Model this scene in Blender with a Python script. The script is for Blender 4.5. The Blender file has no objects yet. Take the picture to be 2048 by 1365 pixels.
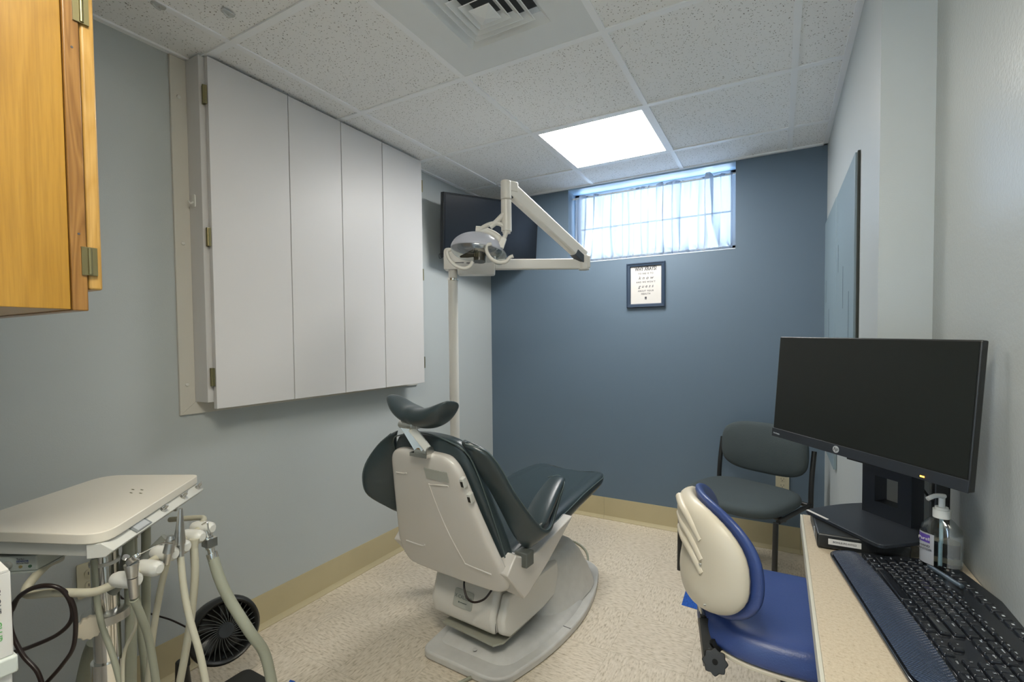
import bpy, bmesh, math, random
from mathutils import Vector, Matrix
random.seed(7)
PI = math.pi
SC = bpy.context.scene
COL = SC.collection

# ------------------------------------------------------------------ camera
CZ = 1.294
YAW, PITCH, ROLL, FPX, PX, PY = math.radians(28.482), math.radians(-1.7055), math.radians(-0.5207), 934.14, 1050.5, 707.76
fw = Vector((-math.sin(YAW), math.cos(YAW), 0)); rt = Vector((math.cos(YAW), math.sin(YAW), 0)); up = Vector((0, 0, 1))
f2 = fw*math.cos(PITCH)+up*math.sin(PITCH); u2 = up*math.cos(PITCH)-fw*math.sin(PITCH)
r3 = rt*math.cos(ROLL)+u2*math.sin(ROLL); u3 = u2*math.cos(ROLL)-rt*math.sin(ROLL)
cam_data = bpy.data.cameras.new('camera'); cam = bpy.data.objects.new('camera', cam_data); COL.objects.link(cam)
M = Matrix((r3, u3, -f2)).transposed().to_4x4(); M.translation = Vector((0, 0, CZ)); cam.matrix_world = M
cam_data.sensor_width = 36; cam_data.lens = 36*FPX/2048
cam_data.shift_x = -(PX-1024)/2048; cam_data.shift_y = (PY-682.5)/2048
cam_data.clip_start = 0.02
SC.camera = cam

def at(x, y, D):
    """a point of the room at distance D in front of the camera"""
    return Vector((0, 0, CZ))+(f2+r3*((x-PX)/FPX)-u3*((y-PY)/FPX))*D

# ------------------------------------------------------------------ daylight, exposure
world = bpy.data.worlds.new('world'); SC.world = world; world.use_nodes = True
bg = world.node_tree.nodes['Background']; bg.inputs[0].default_value = (0.68, 0.83, 1.0, 1); bg.inputs[1].default_value = 1.7
SC.view_settings.view_transform = 'Standard'; SC.view_settings.look = 'None'
SC.view_settings.exposure = 2.62; SC.view_settings.gamma = 1; SC.view_settings.use_curve_mapping = False
PANEL_FILL = 5.2     # unseen ceiling panel added behind the camera to brighten the room
PANEL_FAR = 5.0      # ceiling panel in view

# ------------------------------------------------------------------ materials
def mat(name, col, rough=.5, metal=0, bump=0, bscale=60, var=0, vscale=6, spec=None, coat=0, trans=0, emit=None, estr=0, ior=None, alpha=None):
    m = bpy.data.materials.new(name); m.use_nodes = True
    nt = m.node_tree; b = nt.nodes['Principled BSDF']
    b.inputs['Base Color'].default_value = (*col, 1); b.inputs['Roughness'].default_value = rough; b.inputs['Metallic'].default_value = metal
    if spec is not None: b.inputs['Specular IOR Level'].default_value = spec
    if coat: b.inputs['Coat Weight'].default_value = coat; b.inputs['Coat Roughness'].default_value = .12
    if trans: b.inputs['Transmission Weight'].default_value = trans
    if ior: b.inputs['IOR'].default_value = ior
    if alpha is not None: b.inputs['Alpha'].default_value = alpha
    if emit: b.inputs['Emission Color'].default_value = (*emit, 1); b.inputs['Emission Strength'].default_value = estr
    tc = nt.nodes.new('ShaderNodeTexCoord')
    if bump:
        n = nt.nodes.new('ShaderNodeTexNoise'); n.inputs['Scale'].default_value = bscale; n.inputs['Detail'].default_value = 3
        bp = nt.nodes.new('ShaderNodeBump'); bp.inputs['Strength'].default_value = bump; bp.inputs['Distance'].default_value = .01
        nt.links.new(tc.outputs['Object'], n.inputs['Vector']); nt.links.new(n.outputs['Fac'], bp.inputs['Height']); nt.links.new(bp.outputs['Normal'], b.inputs['Normal'])
    if var:
        n = nt.nodes.new('ShaderNodeTexNoise'); n.inputs['Scale'].default_value = vscale; n.inputs['Detail'].default_value = 4
        r = nt.nodes.new('ShaderNodeValToRGB')
        r.color_ramp.elements[0].position = .35; r.color_ramp.elements[1].position = .65
        r.color_ramp.elements[0].color = (*[c*(1-var) for c in col], 1); r.color_ramp.elements[1].color = (*[min(1, c*(1+var)) for c in col], 1)
        nt.links.new(tc.outputs['Object'], n.inputs['Vector']); nt.links.new(n.outputs['Fac'], r.inputs['Fac']); nt.links.new(r.outputs['Color'], b.inputs['Base Color'])
    return m

M_wall = mat('grey_wall_paint', (.46, .495, .495), .42, bump=.05, bscale=260)
M_wallgloss = mat('grey_semigloss_paint', (.40, .42, .405), .26, bump=.09, bscale=150)
M_blue = mat('slate_blue_paint', (.115, .165, .22), .5, bump=.05, bscale=260)
M_panelblue = mat('blue_grey_board_paint', (.20, .27, .31), .45, bump=.06, bscale=90)
M_base = mat('tan_vinyl_base', (.50, .43, .26), .4, var=.03)
M_grid = mat('white_tee_bar', (.90, .92, .94), .35)
M_lamin = mat('white_laminate', (.62, .61, .60), .42)
M_trimw = mat('cream_trim_paint', (.58, .56, .50), .45)
M_plast = mat('warm_white_plastic', (.68, .66, .61), .32, bump=.02, bscale=200)
M_plastc = mat('cool_white_plastic', (.62, .62, .58), .3)
M_cream = mat('cream_plastic', (.62, .56, .44), .38)
M_shellw = mat('chair_shell_white', (.63, .60, .555), .22, bump=.02, bscale=120)
M_basew = mat('chair_base_grey_white', (.60, .59, .56), .35, var=.04, vscale=20)
M_vinyl = mat('dark_green_grey_vinyl', (.034, .050, .056), .30, bump=.06, bscale=220)
M_vinylb = mat('blue_vinyl', (.035, .065, .21), .36, bump=.08, bscale=260)
M_piping = mat('grey_piping', (.08, .11, .11), .35)
M_chrome = mat('chrome', (.75, .74, .70), .12, 1)
M_steel = mat('brushed_steel', (.55, .55, .53), .3, 1)
M_black = mat('black_plastic', (.012, .013, .013), .38, bump=.03, bscale=300)
M_blackg = mat('black_gloss_plastic', (.012, .014, .018), .12)
M_blackm = mat('matte_black_metal', (.016, .02, .026), .45)
M_screen = mat('dark_screen', (.010, .012, .011), .30, spec=.35)
M_tvscreen = mat('tv_glass', (.012, .016, .022), .22, spec=.3)
M_fabric = mat('grey_green_fabric', (.052, .068, .072), .85, bump=.35, bscale=500)
M_hose = mat('grey_green_hose', (.30, .31, .24), .45)
M_hosew = mat('pale_hose', (.48, .46, .36), .4)
M_cable = mat('dark_brown_cable', (.016, .009, .008), .35)
M_tape = mat('blue_painters_tape', (.01, .085, .40), .6, var=.3, vscale=120)
M_paper = mat('white_paper', (.58, .56, .53), .6)
M_ink = mat('dark_ink', (.06, .06, .07), .6)
M_inkg = mat('grey_ink', (.14, .14, .15), .6)
M_inkgreen = mat('green_ink', (.12, .42, .12), .6)
M_inkblue = mat('navy_ink', (.03, .05, .22), .6)
M_frame = mat('dark_blue_frame', (.03, .05, .085), .3)
M_silver = mat('silver_print', (.55, .57, .58), .35, .4)
M_legend = mat('grey_legend_print', (.42, .45, .47), .5)
M_box = mat('white_cardboard', (.66, .65, .62), .45)
M_clear = mat('clear_plastic', (.9, .93, .93), .08, trans=1, ior=1.45)
M_gel = mat('clear_gel', (.80, .88, .90), .05, trans=1, ior=1.33)
M_purple = mat('purple_print', (.10, .06, .30), .4)
M_brass = mat('antique_brass', (.26, .23, .12), .35, .9)
M_orange = mat('amber_led', (1, .4, .03), .4, emit=(1, .35, .02), estr=3)
M_beigelam = None

def nodes_of(name):
    m = bpy.data.materials.new(name); m.use_nodes = True
    return m, m.node_tree, m.node_tree.nodes, m.node_tree.links, m.node_tree.nodes['Principled BSDF']

def ramp(N, a, ca, b, cb):
    r = N.new('ShaderNodeValToRGB'); r.color_ramp.elements[0].position = a; r.color_ramp.elements[1].position = b
    r.color_ramp.elements[0].color = (*ca, 1); r.color_ramp.elements[1].color = (*cb, 1); return r

# mineral-fibre ceiling tile with dark fissures
M_tile, nt, N, Lk, B = nodes_of('fissured_ceiling_tile')
tc = N.new('ShaderNodeTexCoord')
n1 = N.new('ShaderNodeTexNoise'); n1.inputs['Scale'].default_value = 14; n1.inputs['Detail'].default_value = 2
mixv = N.new('ShaderNodeVectorMath'); mixv.operation = 'MULTIPLY_ADD'; mixv.inputs[1].default_value = (.05, .05, 0)
Lk.new(tc.outputs['Object'], n1.inputs['Vector']); Lk.new(n1.outputs['Color'], mixv.inputs[0]); Lk.new(tc.outputs['Object'], mixv.inputs[2])
v = N.new('ShaderNodeTexVoronoi'); v.inputs['Scale'].default_value = 112; v.inputs['Randomness'].default_value = 1
Lk.new(mixv.outputs[0], v.inputs['Vector'])
n2 = N.new('ShaderNodeTexNoise'); n2.inputs['Scale'].default_value = 170; n2.inputs['Detail'].default_value = 2
Lk.new(tc.outputs['Object'], n2.inputs['Vector'])
r1 = ramp(N, .20, (0, 0, 0), .28, (1, 1, 1)); Lk.new(v.outputs['Distance'], r1.inputs['Fac'])
r2 = ramp(N, .46, (1, 1, 1), .54, (0, 0, 0)); Lk.new(n2.outputs['Fac'], r2.inputs['Fac'])
mx = N.new('ShaderNodeMath'); mx.operation = 'MAXIMUM'; Lk.new(r1.outputs['Color'], mx.inputs[0]); Lk.new(r2.outputs['Color'], mx.inputs[1])
r3_ = ramp(N, 0, (.20, .19, .17), 1, (.88, .89, .89)); Lk.new(mx.outputs[0], r3_.inputs['Fac']); Lk.new(r3_.outputs['Color'], B.inputs['Base Color'])
B.inputs['Roughness'].default_value = .9
bp = N.new('ShaderNodeBump'); bp.inputs['Strength'].default_value = .4; bp.inputs['Distance'].default_value = .002
Lk.new(mx.outputs[0], bp.inputs['Height']); Lk.new(bp.outputs['Normal'], B.inputs['Normal'])

# vinyl composition floor tile, 305 mm, streaks turned in alternate tiles
M_floor, nt, N, Lk, B = nodes_of('vinyl_floor_tile')
tc = N.new('ShaderNodeTexCoord')
mp = N.new('ShaderNodeMapping'); mp.inputs['Rotation'].default_value = (0, 0, 0); Lk.new(tc.outputs['Object'], mp.inputs['Vector'])
ck = N.new('ShaderNodeTexChecker'); ck.inputs['Scale'].default_value = 1/.305; Lk.new(mp.outputs['Vector'], ck.inputs['Vector'])
def streak(sx, sy):
    m_ = N.new('ShaderNodeMapping'); m_.inputs['Scale'].default_value = (sx, sy, 1); m_.inputs['Rotation'].default_value = (0, 0, .18); Lk.new(tc.outputs['Object'], m_.inputs['Vector'])
    n_ = N.new('ShaderNodeTexNoise'); n_.inputs['Scale'].default_value = 1; n_.inputs['Detail'].default_value = 4; n_.inputs['Roughness'].default_value = .6
    Lk.new(m_.outputs['Vector'], n_.inputs['Vector']); return n_
a_, b_ = streak(35, 130), streak(130, 35)
mixf = N.new('ShaderNodeMix'); Lk.new(ck.outputs['Fac'], mixf.inputs[0]); Lk.new(a_.outputs['Fac'], mixf.inputs[2]); Lk.new(b_.outputs['Fac'], mixf.inputs[3])
rr = N.new('ShaderNodeValToRGB'); cr = rr.color_ramp
cr.elements[0].position = .27; cr.elements[0].color = (.34, .28, .20, 1); cr.elements[1].position = .68; cr.elements[1].color = (.76, .68, .56, 1)
e = cr.elements.new(.36); e.color = (.48, .41, .30, 1); e = cr.elements.new(.46); e.color = (.64, .56, .44, 1)
Lk.new(mixf.outputs[0], rr.inputs['Fac'])
br = N.new('ShaderNodeTexBrick'); br.offset = 0; br.inputs['Scale'].default_value = 1; br.inputs['Mortar Size'].default_value = .0008; br.inputs['Brick Width'].default_value = .305; br.inputs['Row Height'].default_value = .305
br.inputs['Color1'].default_value = (1, 1, 1, 1); br.inputs['Color2'].default_value = (1, 1, 1, 1); br.inputs['Mortar'].default_value = (.72, .70, .64, 1)
Lk.new(tc.outputs['Object'], br.inputs['Vector'])
mul = N.new('ShaderNodeMix'); mul.data_type = 'RGBA'; mul.blend_type = 'MULTIPLY'; mul.inputs[0].default_value = 1
Lk.new(rr.outputs['Color'], mul.inputs[6]); Lk.new(br.outputs['Color'], mul.inputs[7]); Lk.new(mul.outputs[2], B.inputs['Base Color'])
B.inputs['Roughness'].default_value = .38

# oak veneer
def oak(name, c1, c2, sx, sz, rough=.35):
    m, nt, N, Lk, B = nodes_of(name)
    tc = N.new('ShaderNodeTexCoord'); mp = N.new('ShaderNodeMapping'); mp.inputs['Scale'].default_value = (sx, sx, sz); Lk.new(tc.outputs['Object'], mp.inputs['Vector'])
    n = N.new('ShaderNodeTexNoise'); n.inputs['Scale'].default_value = 1.6; n.inputs['Detail'].default_value = 2; n.inputs['Distortion'].default_value = .6; Lk.new(mp.outputs['Vector'], n.inputs['Vector'])
    ml = N.new('ShaderNodeMath'); ml.operation = 'MULTIPLY'; ml.inputs[1].default_value = 26; Lk.new(n.outputs['Fac'], ml.inputs[0])
    fr = N.new('ShaderNodeMath'); fr.operation = 'PINGPONG'; fr.inputs[1].default_value = 1; Lk.new(ml.outputs[0], fr.inputs[0])
    r = ramp(N, 0, c1, 1, c2); Lk.new(fr.outputs[0], r.inputs['Fac'])
    mp2 = N.new('ShaderNodeMapping'); mp2.inputs['Scale'].default_value = (300, 300, 12); Lk.new(tc.outputs['Object'], mp2.inputs['Vector'])
    n3 = N.new('ShaderNodeTexNoise'); n3.inputs['Scale'].default_value = 1; Lk.new(mp2.outputs['Vector'], n3.inputs['Vector'])
    rb = ramp(N, .3, (.84, .82, .78), .6, (1, 1, 1)); Lk.new(n3.outputs['Fac'], rb.inputs['Fac'])
    mul = N.new('ShaderNodeMix'); mul.data_type = 'RGBA'; mul.blend_type = 'MULTIPLY'; mul.inputs[0].default_value = 1
    Lk.new(r.outputs['Color'], mul.inputs[6]); Lk.new(rb.outputs['Color'], mul.inputs[7]); Lk.new(mul.outputs[2], B.inputs['Base Color'])
    B.inputs['Roughness'].default_value = rough; B.inputs['Coat Weight'].default_value = .2
    return m
M_oak = oak('honey_maple_veneer', (.36, .185, .018), (.41, .22, .028), 3.5, .9)
M_oakd = oak('brown_oak_edging', (.22, .10, .02), (.32, .16, .04), 14, 1.2)
M_oakl = oak('pale_oak_door', (.46, .26, .06), (.52, .31, .09), 9, 1.0)

# speckled beige laminate
M_counter, nt, N, Lk, B = nodes_of('speckled_beige_laminate')
tc = N.new('ShaderNodeTexCoord'); n = N.new('ShaderNodeTexNoise'); n.inputs['Scale'].default_value = 190; n.inputs['Detail'].default_value = 6; n.inputs['Roughness'].default_value = .8
Lk.new(tc.outputs['Object'], n.inputs['Vector'])
rr = N.new('ShaderNodeValToRGB'); cr = rr.color_ramp; cr.elements[0].position = .30; cr.elements[0].color = (.20, .15, .09, 1); cr.elements[1].position = .62; cr.elements[1].color = (.52, .45, .34, 1)
e = cr.elements.new(.42); e.color = (.43, .36, .26, 1); Lk.new(n.outputs['Fac'], rr.inputs['Fac']); Lk.new(rr.outputs['Color'], B.inputs['Base Color']); B.inputs['Roughness'].default_value = .38

# woven wrist rest
M_rest, nt, N, Lk, B = nodes_of('dimpled_blue_black_rest')
tc = N.new('ShaderNodeTexCoord'); mp = N.new('ShaderNodeMapping'); mp.inputs['Rotation'].default_value = (0, 0, PI/4); mp.inputs['Scale'].default_value = (1, 1, 0); Lk.new(tc.outputs['Object'], mp.inputs['Vector'])
v = N.new('ShaderNodeTexVoronoi'); v.voronoi_dimensions = '2D'; v.inputs['Scale'].default_value = 240; v.inputs['Randomness'].default_value = 0; Lk.new(mp.outputs['Vector'], v.inputs['Vector'])
bp = N.new('ShaderNodeBump'); bp.inputs['Strength'].default_value = 1; bp.inputs['Distance'].default_value = .006; bp.invert = True
Lk.new(v.outputs['Distance'], bp.inputs['Height']); Lk.new(bp.outputs['Normal'], B.inputs['Normal'])
B.inputs['Base Color'].default_value = (.045, .065, .11, 1); B.inputs['Roughness'].default_value = .2

# translucent sheer curtain
M_curt = bpy.data.materials.new('sheer_white_curtain'); M_curt.use_nodes = True; nt = M_curt.node_tree; N = nt.nodes; Lk = nt.links
for x in list(N): N.remove(x)
out = N.new('ShaderNodeOutputMaterial'); tr = N.new('ShaderNodeBsdfTransparent'); tl = N.new('ShaderNodeBsdfTranslucent'); df = N.new('ShaderNodeBsdfDiffuse')
tr.inputs[0].default_value = (.27, .285, .29, 1); tl.inputs[0].default_value = (.21, .24, .29, 1); df.inputs[0].default_value = (.5, .55, .6, 1)
m1 = N.new('ShaderNodeMixShader'); m2 = N.new('ShaderNodeMixShader'); m1.inputs[0].default_value = .45
lw = N.new('ShaderNodeLayerWeight'); lw.inputs['Blend'].default_value = .35
rl = ramp(N, 0, (.55, .55, .55), .6, (.97, .97, .97)); Lk.new(lw.outputs['Facing'], rl.inputs['Fac'])
Lk.new(tl.outputs[0], m1.inputs[1]); Lk.new(df.outputs[0], m1.inputs[2]); Lk.new(rl.outputs['Color'], m2.inputs[0]); Lk.new(tr.outputs[0], m2.inputs[1]); Lk.new(m1.outputs[0], m2.inputs[2]); Lk.new(m2.outputs[0], out.inputs[0])
# window glass and clear film: thin
def thin(name, tint, fac):
    m = bpy.data.materials.new(name); m.use_nodes = True; nt = m.node_tree; N = nt.nodes; Lk = nt.links
    for x in list(N): N.remove(x)
    out = N.new('ShaderNodeOutputMaterial'); tr = N.new('ShaderNodeBsdfTransparent'); gl = N.new('ShaderNodeBsdfGlossy'); gl.inputs['Roughness'].default_value = .06
    tr.inputs[0].default_value = (*tint, 1); mx = N.new('ShaderNodeMixShader'); mx.inputs[0].default_value = fac
    Lk.new(tr.outputs[0], mx.inputs[1]); Lk.new(gl.outputs[0], mx.inputs[2]); Lk.new(mx.outputs[0], out.inputs[0]); return m
M_glass = thin('window_glass', (.93, .96, 1), .06)
M_shield = thin('clear_polycarbonate', (.80, .84, .84), .22)
M_bottle = thin('clear_pet', (.86, .90, .91), .16)
M_panel = mat('lit_prismatic_panel', (.9, .9, .88), .5, emit=(1, .985, .95), estr=PANEL_FAR)
M_fillpanel = mat('added_fill_panel_warm', (.9, .9, .88), .5, emit=(1, .94, .80), estr=PANEL_FILL)

# ------------------------------------------------------------------ helpers
FR = {}
def smooth_mesh(me, ang=40):
    for p in me.polygons: p.use_smooth = True
    try: me.set_sharp_from_angle(angle=math.radians(ang))
    except Exception: pass
def obj(name, bm, m, parent=None, smooth=True, world=False, subsurf=0, bevel=0, solid=0, ang=40):
    me = bpy.data.meshes.new(name)
    bmesh.ops.recalc_face_normals(bm, faces=bm.faces[:])
    if world and parent is not None: bmesh.ops.transform(bm, matrix=FR[parent.name].inverted(), verts=bm.verts[:])
    bm.to_mesh(me); bm.free()
    if smooth: smooth_mesh(me, ang if not subsurf else 180)
    me.materials.append(m)
    o = bpy.data.objects.new(name, me); COL.objects.link(o)
    if parent is not None:
        o.parent = parent
        FR[o.name] = FR.get(parent.name, Matrix.Identity(4)).copy()
    else: FR[o.name] = Matrix.Identity(4)
    if solid:
        md = o.modifiers.new('solid', 'SOLIDIFY'); md.thickness = solid; md.offset = 0
    if bevel:
        md = o.modifiers.new('bevel', 'BEVEL'); md.width = bevel; md.segments = 3; md.limit_method = 'ANGLE'; md.angle_limit = math.radians(35)
    if subsurf:
        md = o.modifiers.new('sub', 'SUBSURF'); md.levels = subsurf; md.render_levels = subsurf
    return o
def thing(name, label, cat, loc=(0, 0, 0), rz=0, group=None):
    o = bpy.data.objects.new(name, None); COL.objects.link(o); o.empty_display_size = .05
    o.location = loc; o.rotation_euler = (0, 0, rz); o['label'] = label; o['category'] = cat
    if group: o['group'] = group
    FR[o.name] = Matrix.Translation(loc) @ Matrix.Rotation(rz, 4, 'Z'); return o
def thing_m(name, label, cat, mtx, group=None):
    o = thing(name, label, cat, (0, 0, 0), 0, group); o.matrix_world = mtx
    FR[o.name] = mtx.copy(); return o
def tag(o, label, cat, group=None):
    o['label'] = label; o['category'] = cat
    if group: o['group'] = group
    return o
def struct(o): o['kind'] = 'structure'; return o
def BM(): return bmesh.new()
def box(bm, x0, x1, y0, y1, z0, z1, mtx=None):
    vs = [bm.verts.new(p) for p in ((x0,y0,z0),(x1,y0,z0),(x1,y1,z0),(x0,y1,z0),(x0,y0,z1),(x1,y0,z1),(x1,y1,z1),(x0,y1,z1))]
    for f in ((0,3,2,1),(4,5,6,7),(0,1,5,4),(1,2,6,5),(2,3,7,6),(3,0,4,7)): bm.faces.new([vs[i] for i in f])
    if mtx: bmesh.ops.transform(bm, matrix=mtx, verts=vs)
    return vs
def bx(x0, x1, y0, y1, z0, z1): b = BM(); box(b, x0, x1, y0, y1, z0, z1); return b
def prism(bm, pts, axis, a, b):
    """polygon pts in the two other axes, swept along axis from a to b"""
    def mk(p, t):
        if axis == 'z': return (p[0], p[1], t)
        if axis == 'y': return (p[0], t, p[1])
        return (t, p[0], p[1])
    A = [bm.verts.new(mk(p, a)) for p in pts]; Bv = [bm.verts.new(mk(p, b)) for p in pts]
    n = len(pts); bm.faces.new(A[::-1]); bm.faces.new(Bv)
    for i in range(n): bm.faces.new((A[i], A[(i+1) % n], Bv[(i+1) % n], Bv[i]))
    return A+Bv
def rrect(x0, x1, y0, y1, r, n=6):
    pts = []
    for cx, cy, a0 in ((x1-r, y1-r, 0), (x0+r, y1-r, 90), (x0+r, y0+r, 180), (x1-r, y0+r, 270)):
        for k in range(n+1):
            a = math.radians(a0+90*k/n); pts.append((cx+r*math.cos(a), cy+r*math.sin(a)))
    return pts
def round_poly(P, r, n=5):
    out = []; m = len(P)
    for i in range(m):
        a, b, c = Vector(P[i-1]), Vector(P[i]), Vector(P[(i+1) % m])
        rr_ = r if not isinstance(r, (list, tuple)) else r[i]
        d1 = (a-b); d2 = (c-b); l = min(rr_, d1.length*.45, d2.length*.45)
        p, q = b+d1.normalized()*l, b+d2.normalized()*l
        for k in range(n+1):
            t = k/n; out.append(tuple(p*(1-t)**2+b*2*t*(1-t)+q*t*t))
    return out
def lathe(bm, prof, seg=24, mtx=None):
    rings = []
    for r, z in prof:
        rings.append([bm.verts.new((r*math.cos(2*PI*k/seg), r*math.sin(2*PI*k/seg), z)) for k in range(seg)] if r > 1e-6 else [bm.verts.new((0, 0, z))])
    for A, Bq in zip(rings, rings[1:]):
        for k in range(seg):
            k2 = (k+1) % seg
            if len(A) == 1 and len(Bq) == 1: continue
            if len(A) == 1: bm.faces.new((A[0], Bq[k], Bq[k2]))
            elif len(Bq) == 1: bm.faces.new((A[k], A[k2], Bq[0]))
            else: bm.faces.new((A[k], A[k2], Bq[k2], Bq[k]))
    if len(rings[0]) > 1: bm.faces.new(rings[0][::-1])
    if len(rings[-1]) > 1: bm.faces.new(rings[-1])
    vs = [v for R_ in rings for v in R_]
    if mtx: bmesh.ops.transform(bm, matrix=mtx, verts=vs)
    return vs
def axis_m(p, q):
    """matrix taking z axis to p->q, origin at p"""
    p, q = Vector(p), Vector(q); d = (q-p).normalized()
    return Matrix.Translation(p) @ d.to_track_quat('Z', 'Y').to_matrix().to_4x4()
def cyl(bm, p, q, r, r2=None, seg=20):
    L = (Vector(q)-Vector(p)).length
    return lathe(bm, [(r, 0), (r if r2 is None else r2, L)], seg, axis_m(p, q))
def catmull(P, n=8):
    P = [Vector(p) for p in P]
    if len(P) < 3: return P
    Q = [P[0]*2-P[1]]+P+[P[-1]*2-P[-2]]; out = []
    for i in range(1, len(Q)-2):
        a, b, c, d = Q[i-1], Q[i], Q[i+1], Q[i+2]
        for k in range(n):
            t = k/n; out.append(.5*((2*b)+(c-a)*t+(2*a-5*b+4*c-d)*t*t+(3*b-a-3*c+d)*t**3))
    out.append(P[-1]); return out
def tube(bm, P, r, seg=10, sm=8, ridge=None, flat=1, cap=True):
    pts = catmull(P, sm) if sm else [Vector(p) for p in P]
    n = len(pts); rings = []; prev = None
    for i, p in enumerate(pts):
        t = (pts[min(i+1, n-1)]-pts[max(i-1, 0)]).normalized()
        if prev is None:
            a = Vector((0, 0, 1)) if abs(t.z) < .9 else Vector((1, 0, 0)); nx = t.cross(a).normalized()
        else: nx = (prev-t*prev.dot(t)).normalized()
        prev = nx; ny = t.cross(nx)
        rr_ = r(i/(n-1)) if callable(r) else r
        if ridge: rr_ *= 1+ridge*(i % 2)
        rings.append([bm.verts.new(p+nx*math.cos(2*PI*k/seg)*rr_+ny*math.sin(2*PI*k/seg)*rr_*flat) for k in range(seg)])
    for A, Bq in zip(rings, rings[1:]):
        for k in range(seg): bm.faces.new((A[k], A[(k+1) % seg], Bq[(k+1) % seg], Bq[k]))
    if cap: bm.faces.new(rings[0][::-1]); bm.faces.new(rings[-1])
def grid(bm, rows, closed=False):
    V = [[bm.verts.new(p) for p in r] for r in rows]
    for A, Bq in zip(V, V[1:]):
        m = len(A)
        for k in range(m if closed else m-1): bm.faces.new((A[k], A[(k+1) % m], Bq[(k+1) % m], Bq[k]))
    return V
def loft(bm, secs):
    V = grid(bm, secs, True); bm.faces.new(V[0][::-1]); bm.faces.new(V[-1]); return V
def superell(cu, hu, cv, hv, z=0, n=24, e=2.6, plane='uv'):
    out = []
    for k in range(n):
        a = 2*PI*k/n; c, s = math.cos(a), math.sin(a)
        out.append((cu+hu*math.copysign(abs(c)**(2/e), c), cv+hv*math.copysign(abs(s)**(2/e), s)))
    return out
def text(name, s, size, origin, right, upv, m, parent=None, depth=.0004, align='CENTER', sx=1, world=True, spacing=1, join=None, shear=0, bold=0):
    cu = bpy.data.curves.new('t', 'FONT'); cu.body = s; cu.size = size; cu.extrude = depth/2; cu.align_x = align; cu.align_y = 'CENTER'; cu.space_character = spacing; cu.shear = shear; cu.offset = bold; cu.resolution_u = 3
    to = bpy.data.objects.new('t', cu); COL.objects.link(to)
    bpy.context.view_layer.update()
    me = bpy.data.meshes.new_from_object(to.evaluated_get(bpy.context.evaluated_depsgraph_get()))
    bpy.data.objects.remove(to); bpy.data.curves.remove(cu)
    r = Vector(right).normalized(); u = Vector(upv).normalized(); n = r.cross(u)
    mt = Matrix((r*sx, u, n)).transposed().to_4x4(); mt.translation = Vector(origin)
    bm = BM(); bm.from_mesh(me); bmesh.ops.transform(bm, matrix=mt, verts=bm.verts[:]); bpy.data.meshes.remove(me)
    if join is not None:
        me = bpy.data.meshes.new('j'); bm.to_mesh(me); bm.free(); join.from_mesh(me); bpy.data.meshes.remove(me); return
    return obj(name, bm, m, parent, world=world, smooth=False)

# ------------------------------------------------------------------ room shell
XL, XP, XR, YB, YJ, ZC = -2.045, .240, .357, 3.20, 1.60, 2.394
YN, XD, YR = .02, -.80, -1.5     # stub wall beside the doorway, door jamb, hall wall behind the camera
WX0, WX1, WZ0 = -1.365, -.240, 1.855
o = struct(obj('floor', bx(XL-.1, XR+.1, YR-.1, YB+.1, -.05, 0), M_floor, smooth=False))
struct(obj('wall_left', bx(XL-.1, XL, YN-.1, YB, 0, ZC+.1), M_wall, smooth=False))
b = BM(); box(b, XL-.1, WX0, YB, YB+.22, 0, ZC+.1); box(b, WX1, XR+.1, YB, YB+.22, 0, ZC+.1); box(b, WX0, WX1, YB, YB+.22, 0, WZ0)
struct(obj('wall_back', b, M_blue, smooth=False))
struct(obj('wall_partition', bx(XP, XP+.25, YJ, YB, 0, ZC+.1), M_wall, smooth=False))
struct(obj('wall_right', bx(XR, XR+.1, YR, YJ, 0, ZC+.1), M_wallgloss, smooth=False))
struct(obj('wall_near', bx(XL-.1, XD, YN-.1, YN, 0, ZC+.1), M_wall, smooth=False))
b = BM(); box(b, XD-.1, XD, YR, YR+.05, 0, ZC+.1); box(b, XD-.1, XD, -.75, YN-.1, 0, ZC+.1); box(b, XD-.1, XD, YR+.05, -.75, 0, .12); box(b, XD-.1, XD, YR+.05, -.75, 2.33, ZC+.1)
struct(obj('wall_doorway', b, M_wall, smooth=False))
struct(obj('wall_behind', bx(XD-.1, XR+.1, YR-.1, YR, 0, ZC+.1), M_wall, smooth=False))
b = BM(); box(b, XD-.07, XD-.03, YR+.05, YR+.11, .12, 2.33); box(b, XD-.07, XD-.03, -.81, -.75, .12, 2.33); box(b, XD-.07, XD-.03, YR+.11, -.81, .12, .18); box(b, XD-.07, XD-.03, YR+.11, -.81, 2.27, 2.33)
w2 = struct(obj('fill_window', b, M_grid, smooth=False)); obj('pane', bx(XD-.052, XD-.048, YR+.11, -.81, .18, 2.27), M_glass, w2, smooth=False)  # unseen hall window, added to let fill light in from behind the camera
# ceiling: lay-in tiles, holes where the lamp and the air diffuser sit
GX0, GY0, G = -1.779, 1.029, .61
def gx(i): return GX0+G*i
def gy(j): return GY0+G*j
xs = [XL]+[gx(i) for i in range(0, 4)]+[XR+.02]
ys = [YR]+[gy(j) for j in range(-4, 4)]+[YB+.02]
LAMP = (1, 2); VENT = (1, 0); FILL_LAMP = (2, -2)
b = BM()
for a0, a1 in zip(xs, xs[1:]):
    for c0, c1 in zip(ys, ys[1:]):
        hit = False
        for (i, j) in (LAMP, VENT, FILL_LAMP):
            if abs(a0-gx(i)) < .01 and abs(c0-gy(j)) < .01: hit = True
        if not hit: box(b, a0+.001, a1-.001, c0+.001, c1-.001, ZC+.006, ZC+.022)
ceil = struct(obj('ceiling', b, M_tile, smooth=False))
b = BM()
for i in range(0, 4): box(b, gx(i)-.012, gx(i)+.012, YR, YB, ZC, ZC+.006); box(b, gx(i)-.001, gx(i)+.001, YR, YB, ZC+.006, ZC+.04)
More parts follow.
